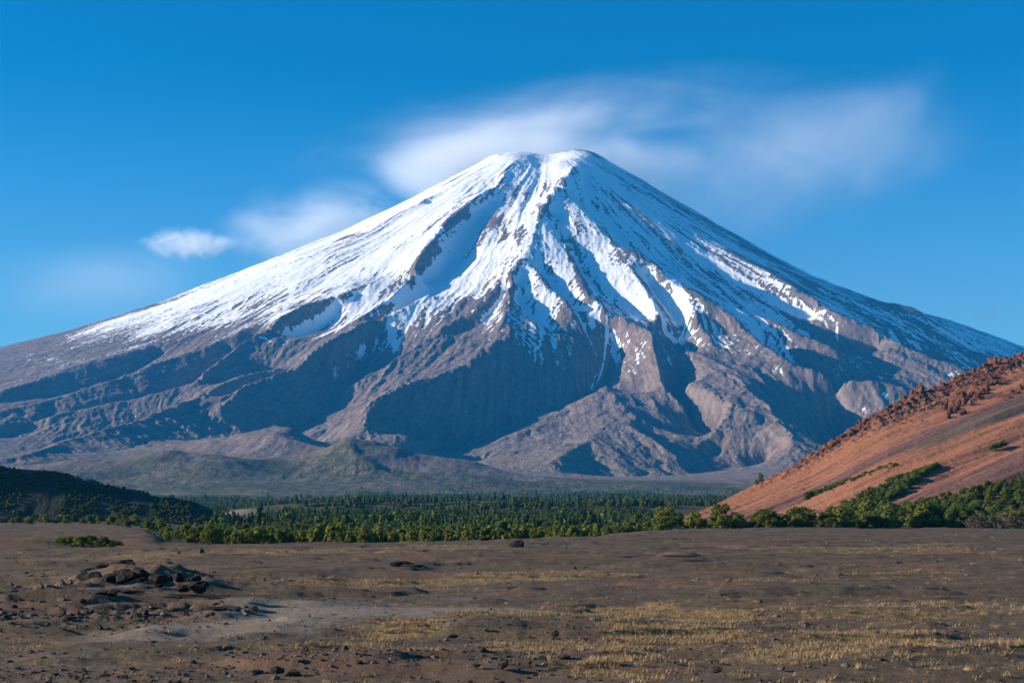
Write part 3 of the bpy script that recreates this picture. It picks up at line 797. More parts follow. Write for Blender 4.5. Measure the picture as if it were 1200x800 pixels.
put_rock(214, 689, 24, 8, rock_l[5], 'black rock tapering to the right end of the mound', MG)
put_rock(230, 690, 24, 4, rock_l[1], 'flat black slab at the right tip of the mound', MG)
put_rock(157, 681, 20, 7, rock_l[5], 'squat dark rock in the middle of the mound', MG)
put_rock(130, 680, 18, 5, rock_l[2], 'low dark rock at the left of the mound front', MG)
put_rock(103, 671, 16, 5, rock_l[0], 'small reddish dark rock at the left of the mound', MG)
put_rock(186, 677, 18, 7, rock_l[0], 'small dark rock behind the largest black rock', MG)
for a, b, c_, d_, i in ((44,690,12,5,0),(56,688,9,4,1),(72,688,12,6,2),(80,684,8,4,0),(66,692,8,3,1),(150,676,10,4,2),(168,676,9,4,0),(110,671,8,3,1),(20,688,8,3,1),(12,686,7,3,2)):
    put_rock(a, b, c_, d_, pale_v[i], 'pale stone lying among the rubble left of the dark mound', 'pale stones around the rubble mound', name='stone')
put_rock(470, 663, 18, 7, rock_l[3], 'black rock alone on the plain below the conifers', sink=.2)
put_rock(484, 664, 20, 3, rock_l[1], 'flat black slab beside the lone black rock')
put_rock(607, 641, 13, 8, rock_l[0], 'pointed black rock near the far edge of the plain', sink=.15)
put_rock(569, 633, 10, 5, rock_l[4], 'small black rock left of the pointed one', sink=.2)
put_rock(236, 648, 6, 5, rock_l[2], 'small dark stone left of the straw band', sink=.2, name='stone')
put_rock(209, 648, 5, 3, rock_l[5], 'tiny dark stone further left on the far plain', sink=.2, name='stone')
put_rock(798, 652, 30, 1.6, rock_l[1], 'long low dark rock on the right of the plain')
put_rock(674, 667, 5, 3, rock_l[2], 'tiny dark stone above the straw grass band', name='stone')
put_rock(577, 674, 6, 4, rock_l[0], 'small dark stone in the straw grass band', name='stone')
put_rock(616, 692, 34, 4, rock_l[1], 'flat black slab added as a shadow slot in the middle of the plain')  # black slab added where the ground only has a shadowed slot
put_rock(250, 718, 26, 8, rock_l[3], 'black rock in the rubble bank left of the pale path')
put_rock(266, 715, 22, 5, rock_l[5], 'dark rock at the right end of the rubble bank')
put_rock(350, 774, 18, 6, rock_l[4], 'dark stone low on the front of the plain', name='stone')
put_rock(357, 764, 8, 6, rock_l[0], 'small upright dark stone at the front of the plain', name='stone')
put_rock(405, 761, 7, 4, rock_l[2], 'small dark stone beside the front straw grass', name='stone')
put_rock(530, 746, 9, 4, rock_l[3], 'small dark stone between the two straw grass bands', name='stone')
put_rock(650, 744, 9, 5, rock_l[0], 'small dark stone under the long straw grass band', name='stone')
put_rock(575, 739, 6, 4, pale_v[1], 'small pale stone on the dark soil', name='stone')
put_rock(838, 786, 12, 5, rock_l[5], 'dark stone low in the middle of the picture', name='stone')
for k_ in range(24):  # black rocks added to stand for the shade of a steep bank
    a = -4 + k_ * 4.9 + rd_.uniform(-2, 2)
    put_rock(a, 709 - abs(k_ - 8) * .12 + rd_.uniform(-1, 1), rd_.uniform(10, 20), rd_.uniform(5, 9) * (1 if k_ < 16 else .6), rock_l[rd_.randrange(6)], 'black rock added as shade of the bank below the mound', 'black rocks added as shade of the bank at the left')
for k_ in range(20):  # black rocks added to draw the shaded step below the mound
    a = 70 + k_ * 7.5 + rd_.uniform(-3, 3)
    put_rock(a, 699 - k_ * .35 + rd_.uniform(-.8, .8), rd_.uniform(8, 16), rd_.uniform(2.5, 5), rock_l[rd_.randrange(6)], 'black rock added as the shade line under the mound', 'black rocks added as the shade line under the mound')
for k_ in range(12):  # flat black rocks added to draw the thin shadow line of a scarp
    a = 226 + k_ * 8 + rd_.uniform(-3, 3)
    put_rock(a, 675 - k_ * .2, rd_.uniform(6, 13), rd_.uniform(1, 2), rock_l[rd_.randrange(6)], 'black flat rock added as shade line right of the mound', 'black flat rocks added as shade line right of the mound')
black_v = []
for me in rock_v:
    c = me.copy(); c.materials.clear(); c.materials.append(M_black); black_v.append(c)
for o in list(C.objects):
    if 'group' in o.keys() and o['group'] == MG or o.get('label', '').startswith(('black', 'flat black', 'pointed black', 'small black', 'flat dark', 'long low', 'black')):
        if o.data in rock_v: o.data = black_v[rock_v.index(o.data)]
RG = 'stones of the rubble field at the left'
for _ in range(110):
    a = rd_.uniform(-5, 300); b = rd_.uniform(704, 738) if a < 200 else rd_.uniform(706, 722)
    k = rd_.uniform(2.5, 8)
    p_ = rd_.random() < .35
    put_rock(a, b, k, k * rd_.uniform(.35, .6), (pale_v if p_ else rock_l)[rd_.randrange(3)], 'small %s stone of the rubble field at the left' % ('pale' if p_ else 'dark'), 'pale ' * p_ + RG, name='stone')
# rubble patches of the mound itself
for _ in range(90):
    a = rd_.gauss(178, 30); b = 686 + (a - 170) * .08 - abs(rd_.gauss(0, 7)); k = rd_.uniform(6, 19)
    if a > 232: continue
    put_rock(a, b, k, k * rd_.uniform(.4, .6), black_v[rd_.randrange(6)], 'small dark stone piled on the rubble mound', 'small stones of the rubble mound', name='stone')

# crags standing on the red slope
def put_crag(px, py, wpx, hpx, i, label, group, dz=0.0, tilt=None, rows=True):
    pxx = np.array([float(px)])
    x, y, z = red_at(px, py)
    k = y / F
    o = link('crag', crag_v[i % 7])
    s = wpx * k / 2 / .8
    o.scale = (s, s * .8, hpx * k / 2.4)
    o.rotation_euler = (rd_.uniform(-.15, .15), rd_.uniform(-.45, .1) if tilt is None else tilt, rd_.uniform(-3, 3))
    o.location = (x, y, z + dz * k)
    tag(o, label, 'rock', group)
    return o
crest_row = lambda a: float(np.interp(a, _rc[:, 0], _rc[:, 1]))
CG = 'crags in a row along the crest of the red slope'
put_crag(1078, 462, 17, 20, 0, 'tallest dark red crag knob on the crest of the red slope', CG, 3)
put_crag(1070, 466, 14, 18, 2, 'crag just below the tallest knob of the crest', CG, 2)
put_crag(1165, 428, 16, 18, 1, 'topmost pointed crag of the upper outcrop', CG, 3)
put_crag(1155, 434, 16, 14, 3, 'broad crag left of the topmost one', CG, 2)
put_crag(1061, 471, 12, 17, 4, 'narrow crag left of the tallest knob', CG, 2)
for k_ in range(74):
    a = 905 + k_ * 3.0 + rd_.uniform(-2, 2)
    if 1082 < a < 1102: continue
    big = 1.0 if a > 960 else .6
    h_ = rd_.uniform(6, 14) * big
    put_crag(a, crest_row(a) + rd_.uniform(0, 7), rd_.uniform(5, 12) * big, h_, rd_.randrange(7), 'jagged red brown crag on the crest of the red slope', 'jagged crags along the crest', rd_.uniform(-2, 2))
OG = 'crags of the outcrop inside the red slope'
for k_ in range(46):
    u_ = rd_.random()
    a = 1108 + u_ * 62 + rd_.gauss(0, 3); b = 484 - u_ * 42 + rd_.gauss(0, 4.5)
    if b < crest_row(a) + 3: b = crest_row(a) + 5
    put_crag(a, b, rd_.uniform(6, 13), rd_.uniform(6, 12), rd_.randrange(7), 'rough dark red crag of the outcrop below the crest', OG, -1)
for a, b, w_, h_ in ((1190,459,12,10),(1196,455,12,14),(1184,466,10,7),(1178,469,8,6),(1203,450,14,14),(1210,446,12,12)):
    put_crag(a, b, w_, h_, rd_.randrange(7), 'dark crag of the small outcrop at the right edge', 'crags of the right edge outcrop', -1)
for _ in range(10):
    a = rd_.uniform(1050, 1120); b = crest_row(a) + rd_.uniform(12, 34)
    put_crag(a, b, rd_.uniform(3, 6), rd_.uniform(2, 4), rd_.randrange(7), 'loose red rock lying below the crest crags', 'loose rocks below the crest', -1)
# ------------------------------------------------------------------ plants
def leaf_mat(name, a, b, c, trans=.4):
    t = NT(name)
    oi = t.n('ShaderNodeObjectInfo').outputs['Random']
    P = t.pos(); n = t.noise(P, .22, 3, .6); lf = t.attr('leaf')
    v = t.math('ADD', t.math('MULTIPLY', oi, .35), t.math('ADD', t.math('MULTIPLY', n, .4), t.math('MULTIPLY', lf, .25)))
    col = t.ramp(v, [(.2, a), (.5, b), (.8, c)])
    p = t.n('ShaderNodeBsdfPrincipled', {'Base Color': col, 'Roughness': .7, 'Specular IOR Level': .15})
    tr = t.n('ShaderNodeBsdfTranslucent', {'Color': col})
    mx = t.n('ShaderNodeMixShader', {0: trans, 1: p.outputs[0], 2: tr.outputs[0]})
    t.t.links.new(mx.outputs[0], t.out.inputs['Surface'])
    return t.m
M_leaf = leaf_mat('birch_leaves', (.065, .085, .010), (.135, .155, .018), (.22, .225, .034), .35)
M_dark = leaf_mat('alder_leaves', (.042, .070, .012), (.088, .128, .022), (.15, .18, .035))
M_needle = leaf_mat('conifer_needles', (.032, .060, .016), (.062, .105, .026), (.11, .155, .040), .35)
M_dry = leaf_mat('dry_twigs', (.07, .052, .036), (.12, .09, .06), (.17, .13, .085), .1)
t = NT('bark'); M_bark = t.done(t.mix(t.noise(t.pos((1, 1, .3)), 3, 4), (.05, .038, .028), (.15, .12, .10)), .9)

def faces_mesh(name, centers, normals, size, rs, mat, aspect=1.6, tri=False):
    n = len(centers)
    nr = normals / (np.linalg.norm(normals, axis=1, keepdims=True) + 1e-6)
    r = rs.normal(size=(n, 3)); a = np.cross(nr, r); a /= np.linalg.norm(a, axis=1, keepdims=True) + 1e-6
    b = np.cross(nr, a)
    s = (size * rs.uniform(.6, 1.3, n))[:, None]
    p = [centers - a * s * aspect, centers - b * s, centers + a * s * aspect, centers + b * s]
    co = np.stack(p, 1).reshape(-1, 3)
    me = bpy.data.meshes.new(name)
    me.vertices.add(n * 4); me.vertices.foreach_set('co', co.astype(np.float32).ravel())
    me.loops.add(n * 4); me.loops.foreach_set('vertex_index', np.arange(n * 4, dtype=np.int32))
    me.polygons.add(n); me.polygons.foreach_set('loop_start', np.arange(n, dtype=np.int32) * 4); me.polygons.foreach_set('loop_total', np.full(n, 4, np.int32))
    at = me.attributes.new('leaf', 'FLOAT', 'POINT'); at.data.foreach_set('value', np.repeat(rs.rand(n), 4).astype(np.float32))
    me.materials.append(mat); me.update(calc_edges=True)
    return me
def broad_crown(seed, n=1500, size=.055, mat=None, low=.0, clumps=16):
    """unit crown: about 1 wide (radius) and 1.6 tall, made of leaf clumps with gaps"""
    rs = np.random.RandomState(seed)
    C_ = []
    for k in range(clumps):
        a = rs.uniform(0, 6.283); h = rs.uniform(.12 + low, 1.35); rr = rs.uniform(.25, .72) * (1.0 - .45 * (h / 1.5) ** 2)
        C_.append((rr * math.cos(a), rr * math.sin(a), h, rs.uniform(.22, .42) * (1.1 - .25 * h)))
    C_.append((0, 0, 1.25, .32)); C_ = np.array(C_)
    i = rs.choice(len(C_), n, p=C_[:, 3] ** 2 / (C_[:, 3] ** 2).sum())
    v = rs.normal(size=(n, 3)); v /= np.linalg.norm(v, axis=1, keepdims=True)
    rad = C_[i, 3] * rs.uniform(.62, 1.06, n)
    c = C_[i, :3] + v * rad[:, None] * np.array([1, 1, .85])
    c[:, 2] = np.maximum(c[:, 2], .03)
    return faces_mesh('crown', c, v + rs.normal(size=(n, 3)) * .55 + np.array([0, 0, .3]), size, rs, mat)
def conifer_crown(seed, n=500, size=.05, mat=None):
    rs = np.random.RandomState(seed)
    h = 1 - np.sqrt(rs.uniform(0.0, 1, n)) * .93
    a = rs.uniform(0, 6.283, n)
    tier = (h * 9) % 1.0
    r = (1 - h) * .30 * (1.15 - .45 * tier) * rs.uniform(.55, 1.08, n) * (1 + .2 * np.sin(a * 2 + seed))
    c = np.stack([r * np.cos(a), r * np.sin(a), h + .05], 1)
    nr = np.stack([np.cos(a) * .6, np.sin(a) * .6, np.full(n, .8)], 1) + rs.normal(size=(n, 3)) * .4
    return faces_mesh('crown', c, nr, size, rs, mat, 1.7)
def trunk_mesh(seed, h=1.0, r=.05, forks=4):
    rnd = random.Random(seed); bm = bmesh.new()
    def limb(a, b, r0, r1, seg=5):
        ax = (b - a).normalized(); u_ = ax.orthogonal().normalized(); v_ = ax.cross(u_)
        rings = []
        for p, rr in ((a, r0), (b, r1)):
            rings.append([bm.verts.new(p + (u_ * math.cos(6.283 * k / seg) + v_ * math.sin(6.283 * k / seg)) * rr) for k in range(seg)])
        for k in range(seg): bm.faces.new((rings[0][k], rings[0][(k + 1) % seg], rings[1][(k + 1) % seg], rings[1][k]))
    top = Vector((rnd.uniform(-.05, .05), rnd.uniform(-.05, .05), h))
    limb(Vector((0, 0, -.05)), top * .5, r, r * .7); limb(top * .5, top, r * .7, r * .25)
    for k in range(forks):
        a = rnd.uniform(0, 6.28); s_ = top * rnd.uniform(.15, .6)
        limb(s_, s_ + Vector((math.cos(a) * .4, math.sin(a) * .4, rnd.uniform(.3, .55))), r * .5, r * .15)
    me = bpy.data.meshes.new('trunk'); bm.to_mesh(me); bm.free(); me.materials.append(M_bark)
    return me
crown_b = [broad_crown(s, 1900, .050, M_leaf) for s in (1, 2, 3, 4, 5)]
crown_d = [broad_crown(s, 1900, .050, M_dark) for s in (11, 12, 13, 14)]
crown_dry = [broad_crown(s, 1100, .035, M_dry) for s in (21, 22)]
crown_c = [conifer_crown(s, 620, .042, M_needle) for s in (31, 32, 33, 34)]
trunk_b = [trunk_mesh(s, 1.15, .05) for s in (1, 2, 3)]
trunk_c = [trunk_mesh(s, .92, .02, 0) for s in (4, 5)]
pr = random.Random(77)
def plant(name, x, y, z, h, wide, crowns, trunks, label, cat, group):
    """h: height in metres; wide: half width in metres"""
    e = bpy.data.objects.new(name, None); C.objects.link(e)
    e.location = (x, y, z); e.rotation_euler = (0, 0, pr.uniform(0, 6.28))
    e.empty_display_size = .5
    tag(e, label, cat, group)
    c = link('crown', pr.choice(crowns), parent=e); tr = link('trunk', pr.choice(trunks), parent=e)
    if cat == 'conifer' or 'conifer' in name: c.scale = (wide / .3, wide / .3, h); tr.scale = (wide / .3, wide / .3, h)
    else: c.scale = (wide, wide, h / 1.6); tr.scale = (wide, wide, h / 1.6)
    return e
def ground_hit(px, py, d0=400.0, d1=4000.0):
    d = np.geomspace(d0, d1, 500); x = (px - CX) / F * d
    z = ground_z(x[None], d[None])[0]
    row = CY - (z - CAMZ) * F / d
    k = int(np.argmin(np.abs(row - py)))
    return float(x[k]), float(d[k]), float(z[k])
def at_d(px, d):
    x = (px - CX) / F * d
    return x, d, gz(x, d)
# ---- masses: one object each, scattered with geometry nodes
def scatter(name, pts, scl, sources, label, rotz=True, seedv=0, hv=None):
    me = bpy.data.meshes.new(name)
    n = len(pts)
    me.vertices.add(n); me.vertices.foreach_set('co', pts.astype(np.float32).ravel())
    for nm, v in (('s', scl),):
        a = me.attributes.new(nm, 'FLOAT_VECTOR', 'POINT'); a.data.foreach_set('vector', v.astype(np.float32).ravel())
    a = me.attributes.new('rz', 'FLOAT', 'POINT'); a.data.foreach_set('value', np.random.RandomState(seedv).uniform(0, 6.28, n).astype(np.float32))
    a = me.attributes.new('pick', 'INT', 'POINT'); a.data.foreach_set('value', np.random.RandomState(seedv + 1).randint(0, len(sources), n).astype(np.int32))
    o = link(name, me)
    g = bpy.data.node_groups.new(name + '_scatter', 'GeometryNodeTree')
    g.interface.new_socket('Geometry', in_out='INPUT', socket_type='NodeSocketGeometry')
    g.interface.new_socket('Geometry', in_out='OUTPUT', socket_type='NodeSocketGeometry')
    gi = g.nodes.new('NodeGroupInput'); go = g.nodes.new('NodeGroupOutput')
    def na(nm, ty):
        k = g.nodes.new('GeometryNodeInputNamedAttribute'); k.data_type = ty; k.inputs[0].default_value = nm
        return [x for x in k.outputs if x.enabled][0]
    gti = g.nodes.new('GeometryNodeGeometryToInstance')
    for src in sources:
        oi = g.nodes.new('GeometryNodeObjectInfo'); oi.inputs['Object'].default_value = src; oi.inputs['As Instance'].default_value = False
        one = g.nodes.new('GeometryNodeGeometryToInstance'); g.links.new(oi.outputs['Geometry'], one.inputs[0])
        if src is sources[0]: join = g.nodes.new('GeometryNodeJoinGeometry')
    # join keeps link order, so link in reverse
    ones = [k for k in g.nodes if k.bl_idname == 'GeometryNodeGeometryToInstance' and k is not gti]
    for k in reversed(ones): g.links.new(k.outputs[0], join.inputs[0])
    g.nodes.remove(gti)
    m2p = g.nodes.new('GeometryNodeMeshToPoints'); g.links.new(gi.outputs[0], m2p.inputs[0])
    iop = g.nodes.new('GeometryNodeInstanceOnPoints'); iop.inputs['Pick Instance'].default_value = True
    g.links.new(m2p.outputs[0], iop.inputs['Points']); g.links.new(join.outputs[0], iop.inputs['Instance'])
    g.links.new(na('pick', 'INT'), iop.inputs['Instance Index']); g.links.new(na('s', 'FLOAT_VECTOR'), iop.inputs['Scale'])
    cx = g.nodes.new('ShaderNodeCombineXYZ'); g.links.new(na('rz', 'FLOAT'), cx.inputs[2])
    g.links.new(cx.outputs[0], iop.inputs['Rotation'])
    g.links.new(iop.outputs[0], go.inputs[0])
    md = o.modifiers.new('scatter', 'NODES'); md.node_group = g
    tag(o, label, kind='stuff')
    return o
far_c = [conifer_crown(s, 130, .085, M_needle) for s in (61, 62, 63)]
far_b = [broad_crown(s, 170, .16, M_leaf, clumps=9) for s in (71, 72)] + [broad_crown(73, 170, .16, M_dark, clumps=9)]
def prototypes(meshes, tall, label, cat, name, px0):
    out = []
    for i, m_ in enumerate(meshes):
        x, y, z = at_d(px0 + i * 22, 1450 + i * 9)
        e = bpy.data.objects.new(name, None); C.objects.link(e); e.location = (x, y, z)
        tag(e, label, cat, 'trees marking the start of the far wood')
        c = link('crown', m_, parent=e)
        link('trunk', trunk_c[0] if tall else trunk_b[0], parent=e).scale = (8, 8, 8) if tall else (3, 3, 3)
        c.scale = (8, 8, 8) if tall else (3, 3, 3)
        out.append(c)
    return out
src_c = prototypes(far_c, True, 'dark conifer among the crowded trees of the valley wood', 'conifer', 'conifer_tree', 430)
src_b = prototypes(far_b, False, 'round leafy tree among the conifers of the valley wood', 'tree', 'leafy_tree', 520)
# the belt of shrubs at the foot of the red slope; (column, width, height in px, distance, kind)
BELT_G = 'green shrubs in the belt below the red slope'
def belt(px, wpx, hpx, d, kind, label, group):
    x, y, z = at_d(px, d)
    k = d / F
    cr = {'b': crown_b, 'd': crown_d, 'y': crown_dry}[kind]
    return plant('shrub', x, y, z - .2, hpx * k, wpx * k / 2 / .85, cr, trunk_b, label, 'shrub', group)
for a, wd, hh, d, kd, lb in (
    (1037, 46, 37, 520, 'd', 'biggest round dark green shrub in the middle of the belt'),
    (1015, 34, 34, 530, 'b', 'yellow green shrub touching the biggest dark shrub'),
    (985, 46, 28, 515, 'b', 'broad yellow green shrub left of the biggest dark one'),
    (940, 40, 27, 515, 'b', 'bright shrub with a dark hollow at its right side'),
    (900, 46, 24, 510, 'b', 'low bright shrub in front of the red slope foot'),
    (847, 36, 32, 520, 'b', 'tall light shrub at the left foot of the red slope'),
    (815, 34, 24, 520, 'b', 'round shrub just left of the tall light one'),
    (782, 36, 28, 540, 'b', 'leafy shrub near the left end of the belt'),
    (1085, 44, 34, 525, 'b', 'bushy mid green shrub right of the biggest dark one'),
    (1120, 36, 30, 520, 'd', 'mid green shrub beside the dry grey thicket'),
    (1180, 44, 22, 505, 'y', 'dry grey brown thicket at the right edge'),
    (1145, 34, 18, 505, 'y', 'dry grey brown bush left of the edge thicket'),
    (1165, 30, 30, 530, 'd', 'green shrub rising behind the dry thicket'),
    (867, 26, 20, 515, 'd', 'small dark shrub between two light ones')):
    belt(a, wd, hh, d, kd, lb, BELT_G)
for k_ in range(96):
    a = pr.uniform(730, 1225)
    d = pr.uniform(505, 640)
    hh = pr.uniform(13, 24) * (1 if a > 1000 else .8) * 560 / d
    if 780 < a < 835: hh *= .75
    belt(a, hh * pr.uniform(1.1, 1.8), hh, d, 'b' if pr.random() < .78 else 'd', 'green shrub of the dense belt along the plain edge', 'shrubs filling the belt below the red slope')
SRC_BIG = [o for o in C.objects if o.name.startswith('crown') and o.data in crown_d and o.parent and o.parent.get('group') == BELT_G][:2] + [o for o in C.objects if o.name.startswith('crown') and o.data in crown_b and o.parent and o.parent.get('group') == BELT_G][:2]
# shrubs on the red slope
def slope_shrub(px, py, wpx, hpx, kind, label, group):
    x, y, z = red_at(px, py); k = y / F
    cr = {'b': crown_b, 'd': crown_d}[kind]
    plant('shrub', x, y, z - .2 * hpx * k, hpx * k * 1.2, wpx * k / 2 / .85, cr, trunk_b, label, 'shrub', group)
SG1 = 'shrubs in the long strip up the red slope'
strip = []
for k_ in range(330):
    u_ = pr.random() ** .85
    a = 930 + u_ * 168; c_ = 629 - u_ * 85 ; half = 12 * math.sin(PI * min(1, u_ * 1.0 + .08)) ** .6 + 1
    q_ = (a, c_ + 4 + pr.uniform(-half, half) * .9, pr.uniform(9, 15), pr.uniform(6, 9))
    if k_ < 28: slope_shrub(*q_, 'd', 'dark green shrub of the long strip on the red slope', SG1)
    else: strip.append(q_)
for k_ in range(90):
    u_ = pr.random()
    strip.append((945 + u_ * 105, 583 - u_ * 37 + pr.uniform(-2, 2), pr.uniform(6, 11), pr.uniform(4, 6)))
for k_ in range(5):
    slope_shrub(1163 + k_ * 3.2, 526 - k_ * 1.2, 9, 6, 'd', 'shrub of the lone small patch high on the red slope', 'shrubs of the lone patch')
for k_ in range(150):
    a = pr.uniform(1050, 1225); u_ = (a - 1050) / 160
    top = 598 - u_ * 38
    q_ = (a, top + pr.uniform(0, 1) * (604 - top), pr.uniform(12, 20), pr.uniform(8, 13))
    if k_ < 30: slope_shrub(*q_, 'd' if pr.random() < .6 else 'b', 'green shrub of the thicket climbing the foot of the red slope', 'shrubs of the thicket at the slope foot')
    else: strip.append(q_)
sp_ = []; ss_ = []
for a, b, w_, h_ in strip:
    x, y, z = red_at(a, b); k = y / F
    sp_.append((x, y, z - .2 * h_ * k)); ss_.append((w_ * k / 2 / .85, w_ * k / 2 / .85, h_ * k * 1.2 / 1.6))
scatter('slope_thicket', np.array(sp_), np.array(ss_), [c for c in SRC_BIG], 'dense green thicket in strips on the red slope', seedv=12)
slope_shrub(892, 560, 9, 12, 'd', 'single dark shrub at the left end of the red crest', None)
slope_shrub(886, 565, 7, 8, 'd', 'tiny dark shrub beside the single one on the crest', None)
# left side of the plain
for a, hh, wd, d, kd in ((70,10,22,252,'b'),(82,13,20,255,'b'),(95,14,24,250,'b'),(108,15,22,257,'d'),(120,14,24,253,'b'),(132,10,20,256,'b'),(138,8,14,258,'d')):
    x, y, z = at_d(a, d); k = d / F
    plant('shrub', x, y, CAMZ - (643 - CY) * k * 1.0 if False else z, hh * k, wd * k / 2 / .85, crown_b if kd == 'b' else crown_d, trunk_b, 'low green shrub of the far left clump on the plain', 'shrub', 'shrubs of the clump left of the plain')
for k_ in range(36):
    a = pr.uniform(172, 330) ; d = pr.uniform(305, 480) + max(0, 215 - a) * 3
    hh = pr.uniform(11, 27) * 350 / d * (1 if a > 215 else .75)
    x, y, z = at_d(a, d); k = d / F
    plant('shrub', x, y, z, hh * k, hh * k * pr.uniform(.45, .65), crown_b, trunk_b, 'light green shrub at the edge of the wood left of centre', 'shrub', 'shrubs at the wood edge left of centre')
for k_ in range(30):
    a = pr.uniform(-10, 200); d = pr.uniform(820, 1060)
    hh = pr.uniform(7, 12)
    x, y, z = at_d(a, d); k = d / F
    plant('shrub', x, y, z, hh * k, hh * k * .7, crown_b if pr.random() < .6 else crown_d, trunk_b, 'green shrub in the row below the dark hill', 'shrub', 'shrubs below the dark hill')
for k_ in range(26):
    a = 60 + pr.random() * 170; d = 900 - (a - 60) * 2.2 + pr.uniform(-70, 70)
    hh = pr.uniform(6, 13); x, y, z = at_d(a, d); k = d / F
    plant('shrub', x, y, z, hh * k, hh * k * pr.uniform(.6, .9), crown_b if pr.random() < .7 else crown_d, trunk_b, 'green shrub thinning out across the left field', 'shrub', 'shrubs thinning out across the left field')
# nearer trees of the valley wood, each its own
for k_ in range(56):
    a = pr.uniform(300, 790); d = float(np.interp(a, [300, 560, 700, 790], [330, 370, 430, 520])) + pr.uniform(0, 130)
    x, y, z = at_d(a, d); h_ = pr.uniform(2.2, 4.2)
    plant('shrub', x, y, z, h_, h_ * pr.uniform(.5, .75), crown_b if pr.random() < .8 else crown_d, trunk_b, 'green shrub along the near edge of the valley wood', 'shrub', 'shrubs along the near edge of the valley wood')
for k_ in range(200):
    a = pr.uniform(250, 840); d = pr.uniform(900, 1350)
    x, y, z = at_d(a, d); h_ = pr.uniform(7, 12)
    plant('conifer_tree', x, y, z, h_, h_ * pr.uniform(.2, .28), crown_c, trunk_c, 'dark green conifer in the front of the valley wood', 'conifer', 'conifers in the front of the valley wood')

def forest_points():
    rs = np.random.RandomState(9)
    P_, S_, kind = [], [], []
    # (distance band, spacing in metres, height)
    for d0, d1, sp, h0, h1 in ((340, 900, 6.5, 3, 6), (900, 1500, 7.5, 6, 11), (1500, 2300, 9.5, 6, 11), (2300, 3300, 12, 6, 11), (3300, 4900, 17, 6, 11)):
        area = .42 * 2 * (d1 ** 2 - d0 ** 2) / 2
        n = int(area / sp ** 2)
        d = np.sqrt(rs.uniform(d0 ** 2, d1 ** 2, n)); u_ = rs.uniform(-.42, .42, n); x = u_ * d
        den = fbm(x / 160, d / 160, 3, 501) * .8 + fbm(x / 45, d / 45, 2, 511) * .5 + .75
        px = u_ * F + CX
        den = den - 2 * sstep(300, 120, px) * (d < 1300) - 1.2 * sstep(260, 180, px) * (d < 2200)
        den = den - 3 * np.exp(-((x + 252) / 36) ** 2 - ((d - 1318) / 36) ** 2)
        den = den - 1.6 * sstep(3000, 4600, d) * (px < 420) - .9 * sstep(4000, 4900, d)
        den = den - 9 * (d < plain_edge(x, d) * 1.12)
        # keep off the red slope
        df = np.interp(px, _rf2[:, 0], _rf2[:, 1]); den = den - 9 * ((px > 790) & (d > df - 10) & (d < 1700))
        den = den - 9 * ((px < 330) & (d > 1060) & (d < 1650))
        keep = rs.rand(n) < np.clip(den, 0, 1)
        x, d = x[keep], d[keep]
        z = ground_z(x[None], d[None])[0] if d1 <= 3900 else np.where(d < 4300, ground_z(x[None], d[None])[0], H(x, d))
        h = rs.uniform(h0, h1, len(x)) * (.72 + .6 * rs.rand(len(x)) ** 2) * (1 + .35 * fbm(x / 70, d / 70, 2, 521))
        P_.append(np.stack([x, d, z], 1)); S_.append(h); kind.append(np.where((rs.rand(len(x)) < np.interp(d, [700, 950, 4000], [.0, .6, .65])), 1, 0))
    return np.concatenate(P_), np.concatenate(S_), np.concatenate(kind)
FP, FS, FK = forest_points()
k1 = FK == 1
sc1 = np.stack([FS[k1]] * 3, 1) * np.array([.85, .85, 1.0]) ; sc0 = np.stack([FS[~k1] * .42, FS[~k1] * .42, FS[~k1] * .5], 1)
scatter('conifer_forest', FP[k1], sc1, src_c, 'dark green conifer wood filling the valley below the volcano', seedv=3)
scatter('shrub_forest', FP[~k1], sc0, src_b, 'mass of leafy shrubs between the conifers of the valley', seedv=5)
print('forest', len(FP))
# scrub on the dark left hill
rs = np.random.RandomState(44)
hx = rs.uniform(-60, 275, 2600); ht = rs.uniform(.05, 1.15, 2600)
lx, ly, lz = left_surface(hx, ht)
lz = lz + sstep(0, .2, ht) * (fbm(lx / 50, ly / 50, 4, 401) * 5 + fbm(lx / 8, ly / 8, 2, 411) * .8)
hs_ = rs.uniform(1.2, 2.6, 2600)
keep = fbm(lx / 25, ly / 25, 2, 421) > -.15
scatter('hill_scrub', np.stack([lx, ly, lz], 1)[keep], np.stack([hs_ * .9, hs_ * .9, hs_ * .6], 1)[keep], src_b, 'dark scrub covering the low left hill', seedv=6)

